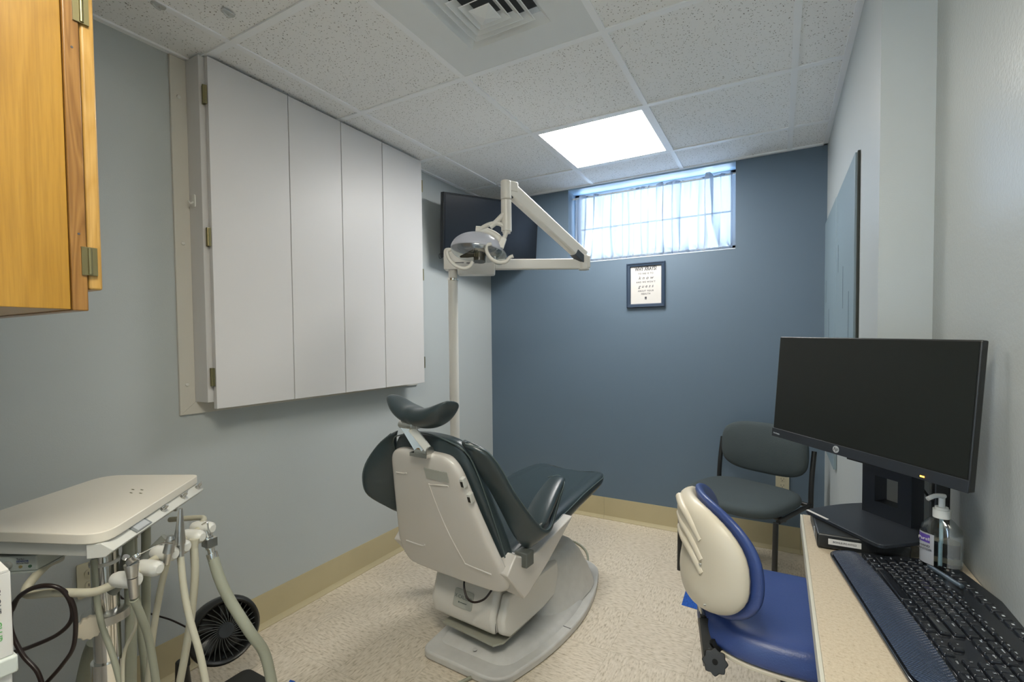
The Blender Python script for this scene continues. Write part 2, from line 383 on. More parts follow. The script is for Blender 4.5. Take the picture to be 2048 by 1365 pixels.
for j in range(-4, 4): box(b, XL, XR, gy(j)-.012, gy(j)+.012, ZC-.0004, ZC+.0055)
obj('grid_bars', b, M_grid, ceil, smooth=False)
b = BM(); box(b, XL, XL+.022, YN, YB, ZC-.002, ZC+.006); box(b, XP-.022, XP, YJ, YB, ZC-.002, ZC+.006); box(b, XL, XP, YB-.022, YB, ZC-.002, ZC+.006)
box(b, XP-.01, XR, YJ-.022, YJ, ZC-.002, ZC+.006)
struct(obj('trim_1', b, M_grid, smooth=False))
struct(obj('ceiling_deck', bx(XL-.1, XR+.1, YR-.1, YB+.1, ZC+.13, ZC+.2), M_wall, smooth=False))

def lamp_panel(i, j, m, label, n):
    t = thing('ceiling_light', label, 'light', (gx(i)+G/2, gy(j)+G/2, ZC))
    h = G/2-.012; b = BM()
    for s in ((-h, h, -h, -h+.016), (-h, h, h-.016, h), (-h, -h+.016, -h+.016, h-.016), (h-.016, h, -h+.016, h-.016)): box(b, s[0], s[1], s[2], s[3], .0005, .018)
    box(b, -h, h, -h, h, .09, .1)
    obj('frame', b, M_grid, t)
    obj('diffuser', bx(-h+.016, h-.016, -h+.016, h-.016, .008, .012), m, t, smooth=False)
lamp_panel(*LAMP, M_panel, 'square white ceiling light panel glowing in the grid near the window', 1)
lamp_panel(*FILL_LAMP, M_fillpanel, 'added square fill light panel, unseen behind the viewpoint over the doorway', 2)

# air diffuser: plate with four nested sloping frames
t = thing('ceiling_vent', 'white square air vent of nested frames set in the ceiling', 'vent', (gx(1)+G/2, gy(0)+G/2, ZC))
h = G/2-.012
def sq(bm, a, z): return [bm.verts.new(p) for p in ((-a, -a, z), (a, -a, z), (a, a, z), (-a, a, z))]
def ring(bm, prof):
    R_ = [sq(bm, a, z) for a, z in prof]
    for A, Bq in zip(R_, R_[1:]+R_[:1]):
        for k in range(4): bm.faces.new((A[k], A[(k+1) % 4], Bq[(k+1) % 4], Bq[k]))
b = BM(); ring(b, [(h, .001), (.165, .001), (.14, .03), (.138, .03), (.163, .004), (h, .004)]); obj('plate', b, mat('vent_white', (.76, .79, .80), .4), t, smooth=False)
for k, (a, z) in enumerate(((.125, -.002), (.095, -.008), (.065, -.013))):
    b = BM(); ring(b, [(a, z), (a-.024, z+.020), (a-.027, z+.020), (a-.003, z-.001)]); obj('louver', b, bpy.data.materials['vent_white'], t, smooth=False)
b = BM(); A = sq(b, .04, -.018); tp = b.verts.new((0, 0, .0)); bt = sq(b, .038, -.02); c_ = b.verts.new((0, 0, -.032))
b.faces.new(A)
for k in range(4): b.faces.new((bt[k], bt[(k+1) % 4], c_))
for k in range(4): b.faces.new((A[k], A[(k+1) % 4], bt[(k+1) % 4], bt[k]))
b.verts.remove(tp)
obj('centre_cap', b, bpy.data.materials['vent_white'], t, smooth=False)
obj('duct', bx(-.15, .15, -.15, .15, .06, .07), mat('duct_dark', (.05, .055, .06), .7), t, smooth=False)
# small clear ceiling hooks
for k, (x, y) in enumerate(((-1.62, .93), (-1.779, .80))):
    b = BM(); z = ZC-.001
    prism(b, rrect(x-.012, x+.012, y-.02, y+.02, .008), 'z', z-.003, z); tube(b, [(x, y+.004, z-.003), (x, y+.004, z-.012), (x+.004, y-.01, z-.014), (x+.004, y-.018, z-.008)], .003)
    tag(obj('ceiling_hook', b, mat('clear_hook%d' % k, (.55, .57, .56), .2)), ['clear plastic hook stuck on the ceiling grid, farther from the wall cabinet', 'clear plastic hook stuck on the ceiling grid nearest the wall cabinet corner'][k], 'hook')

# baseboards, vinyl cove
BH = .155
def cove(bm, a, b_, axis, s):
    prof = [(0, 0), (.018, 0), (.018, .004), (.009, .014), (.004, .024), (.003, BH), (0, BH)]
    if axis == 'y': prism(bm, [(XL+d, z) for d, z in prof], 'y', a, b_)
    else: prism(bm, [(YB-d, z) for d, z in prof], 'x', a, b_)
b = BM()
for a0 in range(-1, 3):
    y0 = max(.02, 1.05+a0*1.22-.0005); y1 = min(YB-.001, 1.05+(a0+1)*1.22-.0015)
    if y1 > y0: cove(b, y0, y1, 'y', 1)
struct(obj('baseboard_left', b, M_base, ang=20))
b = BM()
for x0, x1 in ((XL+.019, -1.1), (-1.0985, .12), (.1215, XP)): cove(b, x0, x1, 'x', 1)
struct(obj('baseboard_back', b, M_base, ang=20))
b = BM(); prism(b, [(XP, 0), (XP-.016, 0), (XP-.004, .02), (XP-.003, BH), (XP, BH)], 'y', YJ, YB-.019)
struct(obj('baseboard_partition', b, M_base, ang=20))

# window in a deep reveal
b = BM(); yw = YB+.14
box(b, WX0, WX1, yw, yw+.04, WZ0, WZ0+.04); box(b, WX0, WX0+.04, yw, yw+.04, WZ0, ZC); box(b, WX1-.04, WX1, yw, yw+.04, WZ0, ZC); box(b, WX0, WX1, yw, yw+.04, ZC-.03, ZC)
box(b, WX0, WX1, yw+.005, yw+.02, WZ0+.262, WZ0+.27)
win = struct(obj('window_1', b, mat('window_frame_paint', (.70, .76, .82), .4), smooth=False))
obj('pane', bx(WX0+.04, WX1-.04, yw+.018, yw+.022, WZ0+.04, ZC-.03), M_glass, win, smooth=False)
b = BM(); box(b, WX0, WX1, YB-.002, yw, WZ0-.006, WZ0); struct(obj('trim_2', b, mat('sill_paint', (.55, .62, .70), .35), smooth=False))
b = BM(); box(b, WX0, WX1, YB-.004, yw, ZC-.012, ZC); struct(obj('trim_3', b, mat('soffit_paint', (.30, .44, .58), .4), smooth=False))
# sheer curtain hung inside the reveal, its hem slumped on the sill
random.seed(3)
rows = []; nx_, nz_ = 640, 40
ph = [random.uniform(0, 6.28) for _ in range(8)]
pl = [(random.uniform(0, 1), random.uniform(.008, .02), random.uniform(.4, 1)) for _ in range(34)]
for j in range(nz_+1):
    v_ = j/nz_; row = []
    for i in range(nx_+1):
        s = i/nx_
        amp = .5+.5*math.sin(s*17+ph[5])*math.sin(s*7.3+ph[6])
        fz = s*2*PI*21+ph[7]+1.1*math.sin(s*11+ph[2])+.7*math.sin(v_*2.2+s*9)*(1-v_)
        x = WX0+.024+s*(WX1-WX0-.048)+.0135*amp*math.sin(fz)
        y = .012*amp*(1+math.cos(fz))
        for (c, w_, a_) in pl:
            cc = c+.02*math.sin(3*v_+c*30)*(1-v_); ww = w_*(1+1.2*(1-v_))
            y += a_*.025*math.exp(-((s-cc)/ww)**2)
        y += .006*math.sin(s*90+ph[0]+1.4*math.sin(v_*4)) + .004*math.sin(s*41+ph[1]+v_*3)
        low = max(0, 1-v_/.16)
        y += low*low*(.030+.018*math.sin(s*60+ph[2])+.012*math.sin(s*131+ph[3]+v_*40))
        z = WZ0+.004+v_*(ZC-.045-WZ0)+low*.008*(1+math.sin(s*75+ph[4]+v_*25))
        row.append((x, YB+.11-min(y, .10), z))
    rows.append(row)
b = BM(); grid(b, rows)
cu = obj('curtain', b, M_curt); tag(cu, 'sheer white curtain gathered in the small high window', 'curtain')
b = BM(); cyl(b, (WX0, YB+.09, ZC-.05), (WX1, YB+.09, ZC-.05), .006); tag(obj('curtain_rod', b, M_plastc), 'thin rod holding the sheer curtain at the top of the window', 'rod')

# painted boards closing the pass-through in the partition
def board(y0, y1, z0, z1, lab):
    t = thing('wall_board', lab, 'board', (XP, (y0+y1)/2, z0))
    b = BM(); box(b, XP-.014, XP-.001, y0+.002, y1-.002, z0, z1); bd = obj('panel', b, M_panelblue, t, world=True, bevel=.002)
    b = BM()
    for k in range(3):
        yy = y0+(y1-y0)*(.22+.3*k); zz = z0+(z1-z0)*(.3+.17*k)
        box(b, XP-.0146, XP-.014, yy, yy+.003, zz, zz+.22-.05*k)
    obj('crack', b, M_frame, bd, world=True, smooth=False)
board(2.56, 3.13, .68, 1.93, 'blue-grey painted board on the right partition, the one touching the blue wall')
board(1.96, 2.555, .95, 1.925, 'blue-grey painted board on the right partition, the nearer one')
b = BM(); box(b, XP-.008, XP-.001, 1.945, 1.958, .95, 1.925); struct(obj('gap_shade_strip', b, mat('painted_gap_shade', (.03, .035, .03), .8), smooth=False))  # dark strip that paints the shadow in the gap beside the nearer board

# outlets
def outlet(loc, nx, label):
    M_o = mat('ivory_plate', (.62, .58, .42), .4)
    R_ = Matrix.Translation(loc) @ Matrix.Rotation(nx, 4, 'Z')
    t = thing_m('wall_outlet', label, 'outlet', R_)
    b = BM(); prism(b, rrect(-.036, .036, -.058, .058, .006), 'y', -.006, -.0005); obj('cover_plate', b, M_o, t)
    for s in (-1, 1):
        b = BM(); prism(b, rrect(-.016, .016, s*.02-.014, s*.02+.014, .01), 'y', -.008, -.006); r_ = obj('socket', b, M_o, t)
        b = BM(); box(b, -.008, -.006, -.0085, -.008, s*.02-.004, s*.02+.006); box(b, .006, .008, -.0085, -.008, s*.02-.004, s*.02+.006); cyl(b, (0, -.0085, s*.02-.009), (0, -.008, s*.02-.009), .0025); obj('slots', b, M_ink, r_, smooth=False)
outlet((.025, YB, .42), 0, 'ivory wall outlet on the blue wall under the grey guest chair back')
outlet((XL, .665, .50), -PI/2*-1, 'ivory wall outlet low on the grey wall behind the cart post')

# ------------------------------------------------------------------ framed poster
t = thing('picture_frame', 'dark framed sign reading WHY XRAYS on the blue wall', 'picture', ((-.927-.666)/2, YB, (1.811+1.506)/2))
w, hh = .130, .1525
b = BM()
def frame_ring(bm, prof, w, h):
    R_ = []
    for d, y in prof: R_.append([bm.verts.new(p) for p in ((-w+d, y, -h+d), (w-d, y, -h+d), (w-d, y, h-d), (-w+d, y, h-d))])
    for A, Bq in zip(R_, R_[1:]+R_[:1]):
        for k in range(4): bm.faces.new((A[k], A[(k+1) % 4], Bq[(k+1) % 4], Bq[k]))
frame_ring(b, [(0, -.001), (0, -.016), (.006, -.02), (.009, -.016), (.022, -.014), (.027, -.006), (.027, -.001)], w, hh)
obj('frame', b, M_frame, t, smooth=False)
pp_ = obj('print', bx(-w+.024, w-.024, -.005, -.003, -hh+.024, hh-.024), M_paper, t, smooth=False)
for s, z, sz, sx, sp, mm, sh in (('WHY XRAYS?', .112, .036, .68, 1, M_ink, 0), ('TO SEE IS TO', .080, .015, .95, 1.25, M_inkg, 0), ('know', .050, .030, 1.0, 1.7, M_inkg, .35), ('AND WE WON\u2019T', .021, .015, .95, 1.25, M_inkg, 0), ('guess', -.008, .030, 1.0, 1.6, M_inkg, .35), ('ABOUT YOUR', -.040, .015, .95, 1.25, M_inkg, 0), ('HEALTH', -.060, .015, .95, 1.25, M_inkg, 0)):
    text('lettering', s, sz, (0, -.0056, z*.98), (1, 0, 0), (0, 0, 1), mm, pp_, sx=sx, spacing=sp, world=False, shear=sh, bold=(.0011 if s == 'WHY XRAYS?' else .0004))
b = BM(); prism(b, [(-.006, -.079), (-.007, -.086), (-.005, -.099), (-.002, -.099), (0, -.09), (.002, -.099), (.005, -.099), (.007, -.086), (.006, -.079)], 'y', -.0058, -.005); obj('tooth_mark', b, M_ink, pp_, smooth=False)

# ------------------------------------------------------------------ wall cabinet
t = thing('wall_cabinet', 'shallow white wall cabinet with four tall flat doors on the grey wall', 'cabinet', (XL, 1.6, 1.05))
DY = [1.017, 1.352, 1.636, 1.911, 2.234]; xf = -1.945
b = BM(); box(b, XL, xf, 1.0, 2.22, 1.06, ZC-.004); obj('body', b, M_lamin, t, world=True, bevel=.002)
b = BM()
y0, y1, z0 = .945, 2.30, 1.012
def trimpiece(bm, pts): prism(bm, pts, 'x', XL+.0005, XL+.012)
for pts in ([(y0, z0), (1.0, 1.06), (1.0, ZC-.004), (y0, ZC-.004)], [(y0, z0), (y1, z0), (y1-.055, 1.06), (1.0, 1.06)]):
    b2 = BM(); trimpiece(b2, pts); obj('trim_board', b2, M_trimw, t, world=True, bevel=.0015)
b.free()
for z in (1.13, 1.68, 2.24):
    b = BM(); lathe(b, [(0, .004), (.006, .003), (.0075, 0)][::-1], 14, Matrix.Translation((XL+.012, .972, z)) @ Matrix.Rotation(PI/2, 4, 'Y')); obj('screw_cap', b, M_plastc, t, world=True)
zb = [1.035, 1.035, 1.045, 1.05]
for k in range(4):
    dx = [0, .0, .004, 0][k]
    b = BM(); box(b, xf+.006, xf+.026, DY[k]+.0015, DY[k+1]-.002, 1.035, ZC-.008)
    if k == 1: pass
    dr = obj('door', b, M_lamin, t, world=True, bevel=.0015)
    if k in (0, 3):
        yy = DY[0] if k == 0 else DY[4]
        for z in (1.16, 1.70, 2.24):
            b = BM(); sgn = -1 if k == 0 else 1
            box(b, xf+.002, xf+.024, yy+sgn*.001, yy+sgn*.009, z-.035, z+.035); cyl(b, (xf+.016, yy+sgn*.008, z-.035), (xf+.016, yy+sgn*.008, z+.035), .006, seg=12)
            obj('hinge', b, M_brass, dr, world=True)
# clear hook on the cabinet side
b = BM(); prism(b, rrect(-1.998-.009, -1.998+.009, 1.82, 1.87, .008), 'y', .996, 1.0); tube(b, [(-1.998, .996, 1.84), (-1.998, .985, 1.832), (-1.998, .978, 1.842)], .003)
tag(obj('adhesive_hook', b, mat('clear_hook_b', (.7, .7, .66), .15)), 'small clear hook stuck to the side of the white wall cabinet', 'hook')

# ------------------------------------------------------------------ oak cabinet, upper left
t = thing('oak_wall_cabinet', 'honey coloured wooden wall cabinet hanging at upper left', 'cabinet', (-1.3, YN, 1.352))
cx1 = -1.045; cz0, cz1 = 1.352, 2.25; cyf = .350
b = BM(); box(b, cx1-.60, cx1, YN+.001, .328, cz0, cz1); obj('side_panel', b, M_oak, t, world=True, bevel=.001)
b = BM(); box(b, cx1-.60, cx1+.004, .329, cyf, cz0-.002, cz1); obj('face_frame', b, M_oakd, t, world=True, bevel=.002)
for z in (1.48, 1.79):
    b = BM(); lathe(b, [(.0018, 0), (.0018, .0006), (0, .0006)], 10, Matrix.Translation((cx1+.004, .340, z)) @ Matrix.Rotation(PI/2, 4, 'Y'))
    obj('nail_hole', b, M_ink, t, world=True)
b = BM(); box(b, cx1-.29, cx1+.002, cyf+.002, cyf+.021, cz0+.035, cz1-.03); dr = obj('door', b, M_oakl, t, world=True, bevel=.004)
b = BM(); box(b, cx1-.59, cx1-.30, cyf+.002, cyf+.021, cz0+.035, cz1-.03); obj('door', b, M_oakl, t, world=True, bevel=.004)
for z in (1.435, 1.86):
    b = BM(); box(b, cx1+.0035, cx1+.0065, cyf-.008, cyf+.013, z-.024, z+.024); cyl(b, (cx1+.006, cyf+.003, z-.022), (cx1+.006, cyf+.003, z+.022), .0032, seg=10); obj('hinge', b, M_brass, dr, world=True)
# lower cabinet below the picture edge that carries the boxes
t = thing('base_cabinet', 'low white cabinet under the white boxes at lower left', 'cabinet', (-1.3, YN, 0))
obj('body', bx(-1.62, -1.0, YN+.002, .25, .08, .60), M_lamin, t, world=True, bevel=.002)
obj('plinth', bx(-1.62, -1.0, YN+.002, .23, 0, .08), M_blackm, t, world=True, smooth=False)
for x0, x1 in ((-1.615, -1.312), (-1.308, -1.005)): obj('door', bx(x0, x1, .251, .267, .09, .595), M_lamin, t, world=True, bevel=.002)

# ------------------------------------------------------------------ white boxes
t = thing('glove_box', 'white cardboard box with green and black lettering at lower left', 'box', (-1.08, .15, .826))
b = BM(); box(b, -1.25, -1.012, .075, .238, .826, .954); obj('carton', b, M_box, t, world=True, bevel=.002)
b = BM(); prism(b, [(-1.012, .954), (-1.012, .957), (-1.24, .985), (-1.24, .975)], 'y', .075, .236); obj('lid_flap', b, M_box, t, world=True)
text('lettering', 'GLOVE', .0125, (-1.0116, .222, .914), (0, 0, -1), (0, 1, 0), M_ink, t)
text('lettering', 'CLUB', .0125, (-1.0116, .222, .868), (0, 0, -1), (0, 1, 0), M_inkgreen, t)
t = thing('storage_bin', 'white plastic bin with clear rim under the white box at lower left', 'bin', (-1.1, .15, .60))
b = BM(); box(b, -1.27, -1.012, .06, .236, .601, .806); obj('bin_body', b, M_box, t, world=True, bevel=.004)
b = BM(); box(b, -1.275, -1.006, .055, .241, .80, .826); obj('lid', b, mat('frosted_lid', (.6, .64, .60), .3), t, world=True, bevel=.003)

# ------------------------------------------------------------------ television
P = Vector
tl, bl, trr, brr = at(892, 385, 2.98), at(880, 514, 3.03), at(1084, 411, 3.50), at(1066, 522, 3.55)
cx_ = ((trr-tl)+(brr-bl)).normalized(); cy_ = ((tl-bl)+(trr-brr)); cy_ = (cy_-cx_*cy_.dot(cx_)).normalized(); cn = cx_.cross(cy_)
tvw = ((trr-tl).length+(brr-bl).length)/2; tvh = ((tl-bl).length+(trr-brr).length)/2
Mx = Matrix((cx_, cy_, cn)).transposed().to_4x4(); Mx.translation = (tl+bl+trr+brr)/4
t = thing_m('television', 'black flat television tilted down in the back left corner', 'television', Mx)
b = BM(); box(b, -tvw/2, tvw/2, -tvh/2, tvh/2, -.035, 0); box(b, -.2, .2, -.12, .12, -.055, -.035); obj('casing', b, M_blackg, t, bevel=.004)
obj('screen', bx(-tvw/2+.014, tvw/2-.014, -tvh/2+.022, tvh/2-.014, .0005, .0025), M_tvscreen, t, smooth=False)
b = BM(); tube(b, [(-tvw/2+.01, -tvh/2-.002, -.02), (-tvw/2-.012, -tvh/2-.006, -.02), (-tvw/2-.014, -tvh/2+.02, -.02), (-tvw/2+.002, -tvh/2+.022, -.02)], .002); obj('cord_loop', b, M_black, t)
mc = Mx @ Vector((0, 0, -.055)); corner = Vector((XL+.002, mc.y+.05, 2.08))
b = BM(); cyl(b, mc, (mc.x-.1, mc.y+.05, 2.08), .018); cyl(b, (mc.x-.1, mc.y+.05, 2.08), corner, .018)
box(b, XL+.001, XL+.02, mc.y-.02, mc.y+.12, 1.98, 2.18); obj('wall_bracket', b, M_black, t, world=True)

# ------------------------------------------------------------------ dental chair
CO = (-1.12, 1.5, 0); CR = -math.radians(5)
t = thing('dental_chair', 'reclined dental chair with dark green-grey vinyl and white back shell', 'dental chair', CO, CR)
# base plate
base_out = round_poly([(-.155, -.075), (.235, -.06), (.30, .22), (.305, .50), (.255, .74), (.16, .98), (-.06, 1.0), (-.18, .75), (-.2, .3)], [.05, .08, .2, .2, .15, .1, .1, .2, .2], 6)
b = BM(); prism(b, base_out, 'z', .001, .035); bp_ = obj('base_plate', b, M_basew, t, bevel=.008)
secs = []
def inset(P_, k, c=(.05, .45)): return [(c[0]+(x-c[0])*k, c[1]+(y-c[1])*k) for x, y in P_]
b = BM(); loft(b, [[(x, y, .034) for x, y in inset(base_out, .86)], [(x, y, .048) for x, y in inset(base_out, .82)], [(x, y, .052) for x, y in inset(base_out, .76)]])
obj('base_cover', b, M_basew, t)
b = BM(); box(b, .20, .302, .368, .371, .0352, .0362); obj('seam', b, M_ink, bp_, smooth=False)
for (x, y) in ((.055, .02), (.17, .43)):
    b = BM(); lathe(b, [(.009, 0), (.009, .002), (0, .003)], 14, Matrix.Translation((x, y, .052 if y > .1 else .052))); obj('bolt_cap', b, M_basew, t)
# rear hump
b = BM()
loft(b, [[(x, y, .04) for x, y in superell(.06, .185, .60, .26, n=28, e=3)], [(x, y, .12) for x, y in superell(.055, .165, .60, .23, n=28, e=3)],
         [(x, y, .22) for x, y in superell(.05, .15, .57, .19, n=28, e=3)], [(x, y, .285) for x, y in superell(.05, .135, .54, .15, n=28, e=3)], [(x, y, .30) for x, y in superell(.05, .11, .54, .12, n=28, e=3)]])
obj('lift_column', b, M_basew, t, ang=60)
# tray plate and pump box
b = BM(); prism(b, [(-.125, .025), (.15, .015), (.175, .05), (.175, .3), (-.13, .3)], 'z', .098, .106); obj('drip_tray', b, mat('tray_edge', (.33, .33, .27), .4), t, bevel=.002)
b = BM(); prism(b, [(.03, .13), (.015, .20), (.05, .30), (.09, .345), (.47, .33), (.47, .20), (.42, .12), (.33, .11)], 'x', -.185, .150); pbx = obj('pump_housing', b, M_plast, t, bevel=.018)
b = BM(); prism(b, [(.035, .145), (.03, .20), (.07, .285), (.46, .275), (.47, .20), (.44, .125), (.33, .11), (.08, .115)], 'x', .152, .19); obj('side_cover', b, M_plast, t, bevel=.012)
b = BM(); tube(b, [(.135, .08, .285), (.146, .045, .24), (.148, .034, .17), (.148, .04, .13)], .0015); obj('edge_line', b, M_ink, pbx)
# name plate on the housing
def onbox(u, z): # slope of the housing front
    y = .03+(z-.13)*(-.015/.07) if z < .2 else .015+(z-.2)*(.35)
    return Vector((u, y-.0015, z))
o0 = onbox(-.008, .235); upv = (onbox(0, .26)-onbox(0, .22)).normalized(); nrm = Vector((1, 0, 0)).cross(upv)
b = BM(); pts = rrect(-.05, .05, -.034, .034, .008); mt = Matrix((Vector((1, 0, 0)), upv, nrm)).transposed().to_4x4(); mt.translation = o0
vs = prism(b, pts, 'z', .0, .0025); bmesh.ops.transform(b, matrix=mt, verts=vs); pl_ = obj('name_plate', b, mat('grey_label', (.42, .43, .39), .35), pbx, bevel=.0008)
text('lettering', 'X-CALIBUR', .019, mt @ Vector((0, .006, .003)), (1, 0, 0), upv, mat('plate_ink', (.10, .13, .12), .5), pl_, world=False, sx=.95)
text('lettering', '\u25a0 COMPANY', .008, mt @ Vector((0, -.014, .003)), (1, 0, 0), upv, bpy.data.materials['plate_ink'], pl_, world=False) if False else None
b = BM(); box(b, -.022, -.016, -.017, -.011, .0025, .0032); box(b, -.013, .022, -.0155, -.0125, .0025, .0032); bmesh.ops.transform(b, matrix=mt, verts=b.verts[:]); obj('maker_mark', b, bpy.data.materials['plate_ink'], pl_, smooth=False)
b = BM(); tube(b, [(.03, .02, .37), (.03, -.012, .335), (.055, -.03, .295), (.09, -.03, .28), (.13, -.01, .295), (.15, .02, .33)], .004); obj('cable', b, M_cable, t)
# back shell (faces the viewer)
def vs_(z): return -.045-(z-.36)*.33
sh = []
prof = [(.36, .235, -.05), (.375, .262, -.052), (.43, .285, -.072), (.50, .268, -.098), (.60, .240, -.130), (.70, .214, -.162), (.80, .190, -.190), (.85, .178, -.206), (.885, .150, -.214), (.897, .10, -.205)]
for z, hw, v_ in prof:
    d = .045; n = 10; r_ = []
    pts = [(-hw, v_+d), (-hw, v_+.022), (-hw+.012, v_+.004), (-hw+.035, v_), (-hw*.33, v_-.003), (hw*.33, v_-.003), (hw-.035, v_), (hw-.012, v_+.004), (hw, v_+.022), (hw, v_+d)]
    sh.append([(x, y, z) for x, y in pts])
b = BM(); loft(b, sh); shell = obj('back_shell', b, M_shellw, t, subsurf=2)
# raised panel lines, plate and sockets on the shell
def onshell(u, z):
    for (za, _, va), (zb_, _, vb_) in zip(prof, prof[1:]):
        if za <= z <= zb_: return Vector((u, va+(vb_-va)*(z-za)/(zb_-za)-.0022, z))
    return Vector((u, vs_(z)-.0022, z))
b = BM()
tube(b, [onshell(.115, .78), onshell(.03, .77), onshell(.02, .755), onshell(.05, .60), onshell(.095, .47), onshell(.11, .455), onshell(.22, .445)], .003, sm=5)
tube(b, [onshell(-.21, .475), onshell(-.12, .475), onshell(-.10, .485)], .003, sm=5); tube(b, [onshell(-.15, .79), onshell(-.11, .792), onshell(-.09, .797)], .003, sm=5)
obj('moulded_rib', b, M_shellw, shell)
def plate_on(u0, u1, z0, z1, m, nm, par, d=.002, off=.0):
    b = BM(); A = [onshell(u0, z0), onshell(u1, z0), onshell(u1, z1), onshell(u0, z1)]; nn = (A[1]-A[0]).cross(A[3]-A[0]).normalized()
    va = [b.verts.new(p+nn*off) for p in A]; vb = [b.verts.new(p+nn*(off+d)) for p in A]
    b.faces.new(va); b.faces.new(vb)
    for k in range(4): b.faces.new((va[k], va[(k+1) % 4], vb[(k+1) % 4], vb[k]))
    return obj(nm, b, m, par, smooth=False)
plate_on(.015, .125, .795, .835, mat('grey_sticker', (.40, .41, .37), .35), 'sticker', shell, off=.001)
for z in (.80, .745):
    u = .186-(z-.8)*-.0+( .8-z)*.28
    b = BM(); box(b, u-.007, u+.010, -.006, .014, -.014, .022, Matrix.Translation((0, vs_(z)-.0, z)) @ Matrix.Rotation(math.radians(18), 4, 'X')); sk = obj('switch', b, M_plastc, t, bevel=.002)
    b = BM(); box(b, u-.004, u+.007, -.007, -.006, -.009, .012, Matrix.Translation((0, vs_(z)-.0, z)) @ Matrix.Rotation(math.radians(18), 4, 'X')); obj('rocker', b, M_black, sk, smooth=False)
# back cushion
secs = []
for z, hw, v0, d in ((.36, .22, .0, .05), (.40, .262, -.03, .085), (.50, .262, -.062, .10), (.60, .242, -.095, .105), (.70, .225, -.128, .105), (.80, .207, -.162, .10), (.88, .192, -.188, .095), (.925, .165, -.188, .075), (.945, .12, -.175, .045)):
    secs.append([(x, y, z+(.012*(1-abs(x)/.2) if z > .9 else 0)) for x, y in superell(0, hw, v0+d/2, d/2, n=28, e=3.2)])
b = BM(); loft(b, secs); bc = obj('back_cushion', b, M_vinyl, t, subsurf=1)
b = BM(); tube(b, [(.262, -.02, .42), (.245, -.055, .56), (.222, -.10, .72), (.203, -.145, .85), (.185, -.17, .905), (.14, -.182, .932), (0, -.182, .955), (-.14, -.182, .932), (-.185, -.17, .905), (-.203, -.145, .85), (-.222, -.10, .72), (-.245, -.055, .56)], .0025); obj('piping', b, M_piping, bc)
# wings that run from the shoulders down into the arm pads
def wing(s):
    A = [(.165, -.165, .945), (.190, -.150, .90), (.205, -.118, .83), (.218, -.07, .75), (.238, -.03, .66), (.262, .0, .575), (.28, .045, .515), (.265, .12, .505), (.245, .19, .52), (.225, .26, .575), (.215, .33, .64)]
    Bf = [(.20, -.19, .94), (.262, -.155, .915), (.295, -.118, .855), (.315, -.07, .765), (.33, -.01, .68), (.337, .05, .612), (.34, .106, .568), (.33, .165, .563), (.315, .21, .575), (.305, .27, .63), (.295, .335, .683)]
    if s < 0:
        A = [(.165, -.165, .945), (.190, -.150, .90), (.205, -.125, .83), (.218, -.09, .75), (.238, -.05, .66), (.262, .0, .575), (.28, .045, .515), (.265, .12, .505), (.245, .19, .52), (.225, .26, .575), (.215, .33, .64)]
        Bf = [(.20, -.17, .93), (.275, -.175, .875), (.315, -.205, .80), (.33, -.207, .73), (.33, -.18, .665), (.30, -.10, .60), (.30, .0, .56), (.31, .12, .55), (.31, .21, .575), (.305, .27, .63), (.295, .335, .683)]
    A = catmull(A, 3); Bf = catmull(Bf, 3); rows = []
    for i, (p, q) in enumerate(zip(A, Bf)):
        k = i/(len(A)-1); row = []
        bulge = .014*math.sin(PI*min(1, k*1.3))
        for j in range(7):
            w_ = j/6; pt = p.lerp(q, w_); pt = pt+Vector((.35, -.6, -.2))*bulge*math.sin(PI*w_)
            row.append((s*pt.x, pt.y, pt.z))
        rows.append(row)
    b = BM(); grid(b, rows); wg = obj('arm_sling', b, M_vinyl, t, solid=.024, subsurf=1)
    b = BM(); tube(b, [(s*(p.x-.001), p.y, p.z+.001) for p in Bf[::3]]+[(s*.25, .37, .70), (s*.205, .35, .69)], .0022, sm=4); obj('piping', b, M_piping, wg)
    # arm pad end, tip turned up
    b = BM(); sec = []
    for (uc, vc, zc, hu, th) in ((.285, .085, .565, .045, .012), (.275, .15, .60, .055, .018), (.265, .22, .635, .052, .02), (.258, .29, .665, .044, .019), (.255, .345, .688, .038, .016), (.255, .372, .695, .026, .009)):
        sec.append([(s*(uc+x), vc-y*.5, zc+y) for x, y in superell(0, hu, 0, th, n=16, e=2.6)])
    loft(b, sec); obj('arm_pad', b, M_vinyl, t, subsurf=1)
    b = BM(); box(b, s*.262, s*.318, .005, .055, .455, .51); obj('arm_bracket', b, mat('grey_rubber_%d' % (s+1), (.10, .11, .10), .5), t, bevel=.005)
wing(1); wing(-1)
# seat cushion
secs = []
for v_, hw, zt, th in ((.0, .20, .44, .05), (.02, .235, .475, .09), (.10, .25, .50, .105), (.25, .255, .525, .11), (.42, .255, .545, .10), (.60, .248, .562, .085), (.78, .238, .570, .08), (.90, .222, .572, .075), (.945, .205, .566, .055), (.962, .18, .556, .03)):
    row = []
    for x, z in superell(0, hw, zt-th/2, th/2, n=32, e=3.4):
        dip = -.012*(1-(x/hw)**2) if z > zt-th/2 else 0
        row.append((x, v_, z+dip+.010*(abs(x)/hw > .8)*(z > zt-th/2)))
    secs.append(row)
b = BM(); loft(b, secs); sc_ = obj('seat_cushion', b, M_vinyl, t, subsurf=1)
b = BM()
for s in (1, -1): tube(b, [(s*.245, .15, .485), (s*.252, .30, .505), (s*.252, .45, .523), (s*.243, .62, .543), (s*.232, .80, .552), (s*.21, .93, .548), (s*.15, .962, .545)], .0024)
obj('piping', b, M_piping, sc_)
b = BM(); prism(b, [(.05, .40), (.40, .42), (.80, .48), (.86, .492), (.80, .505), (.05, .46)], 'x', -.2, .2); obj('seat_pan', b, M_shellw, t, bevel=.006)
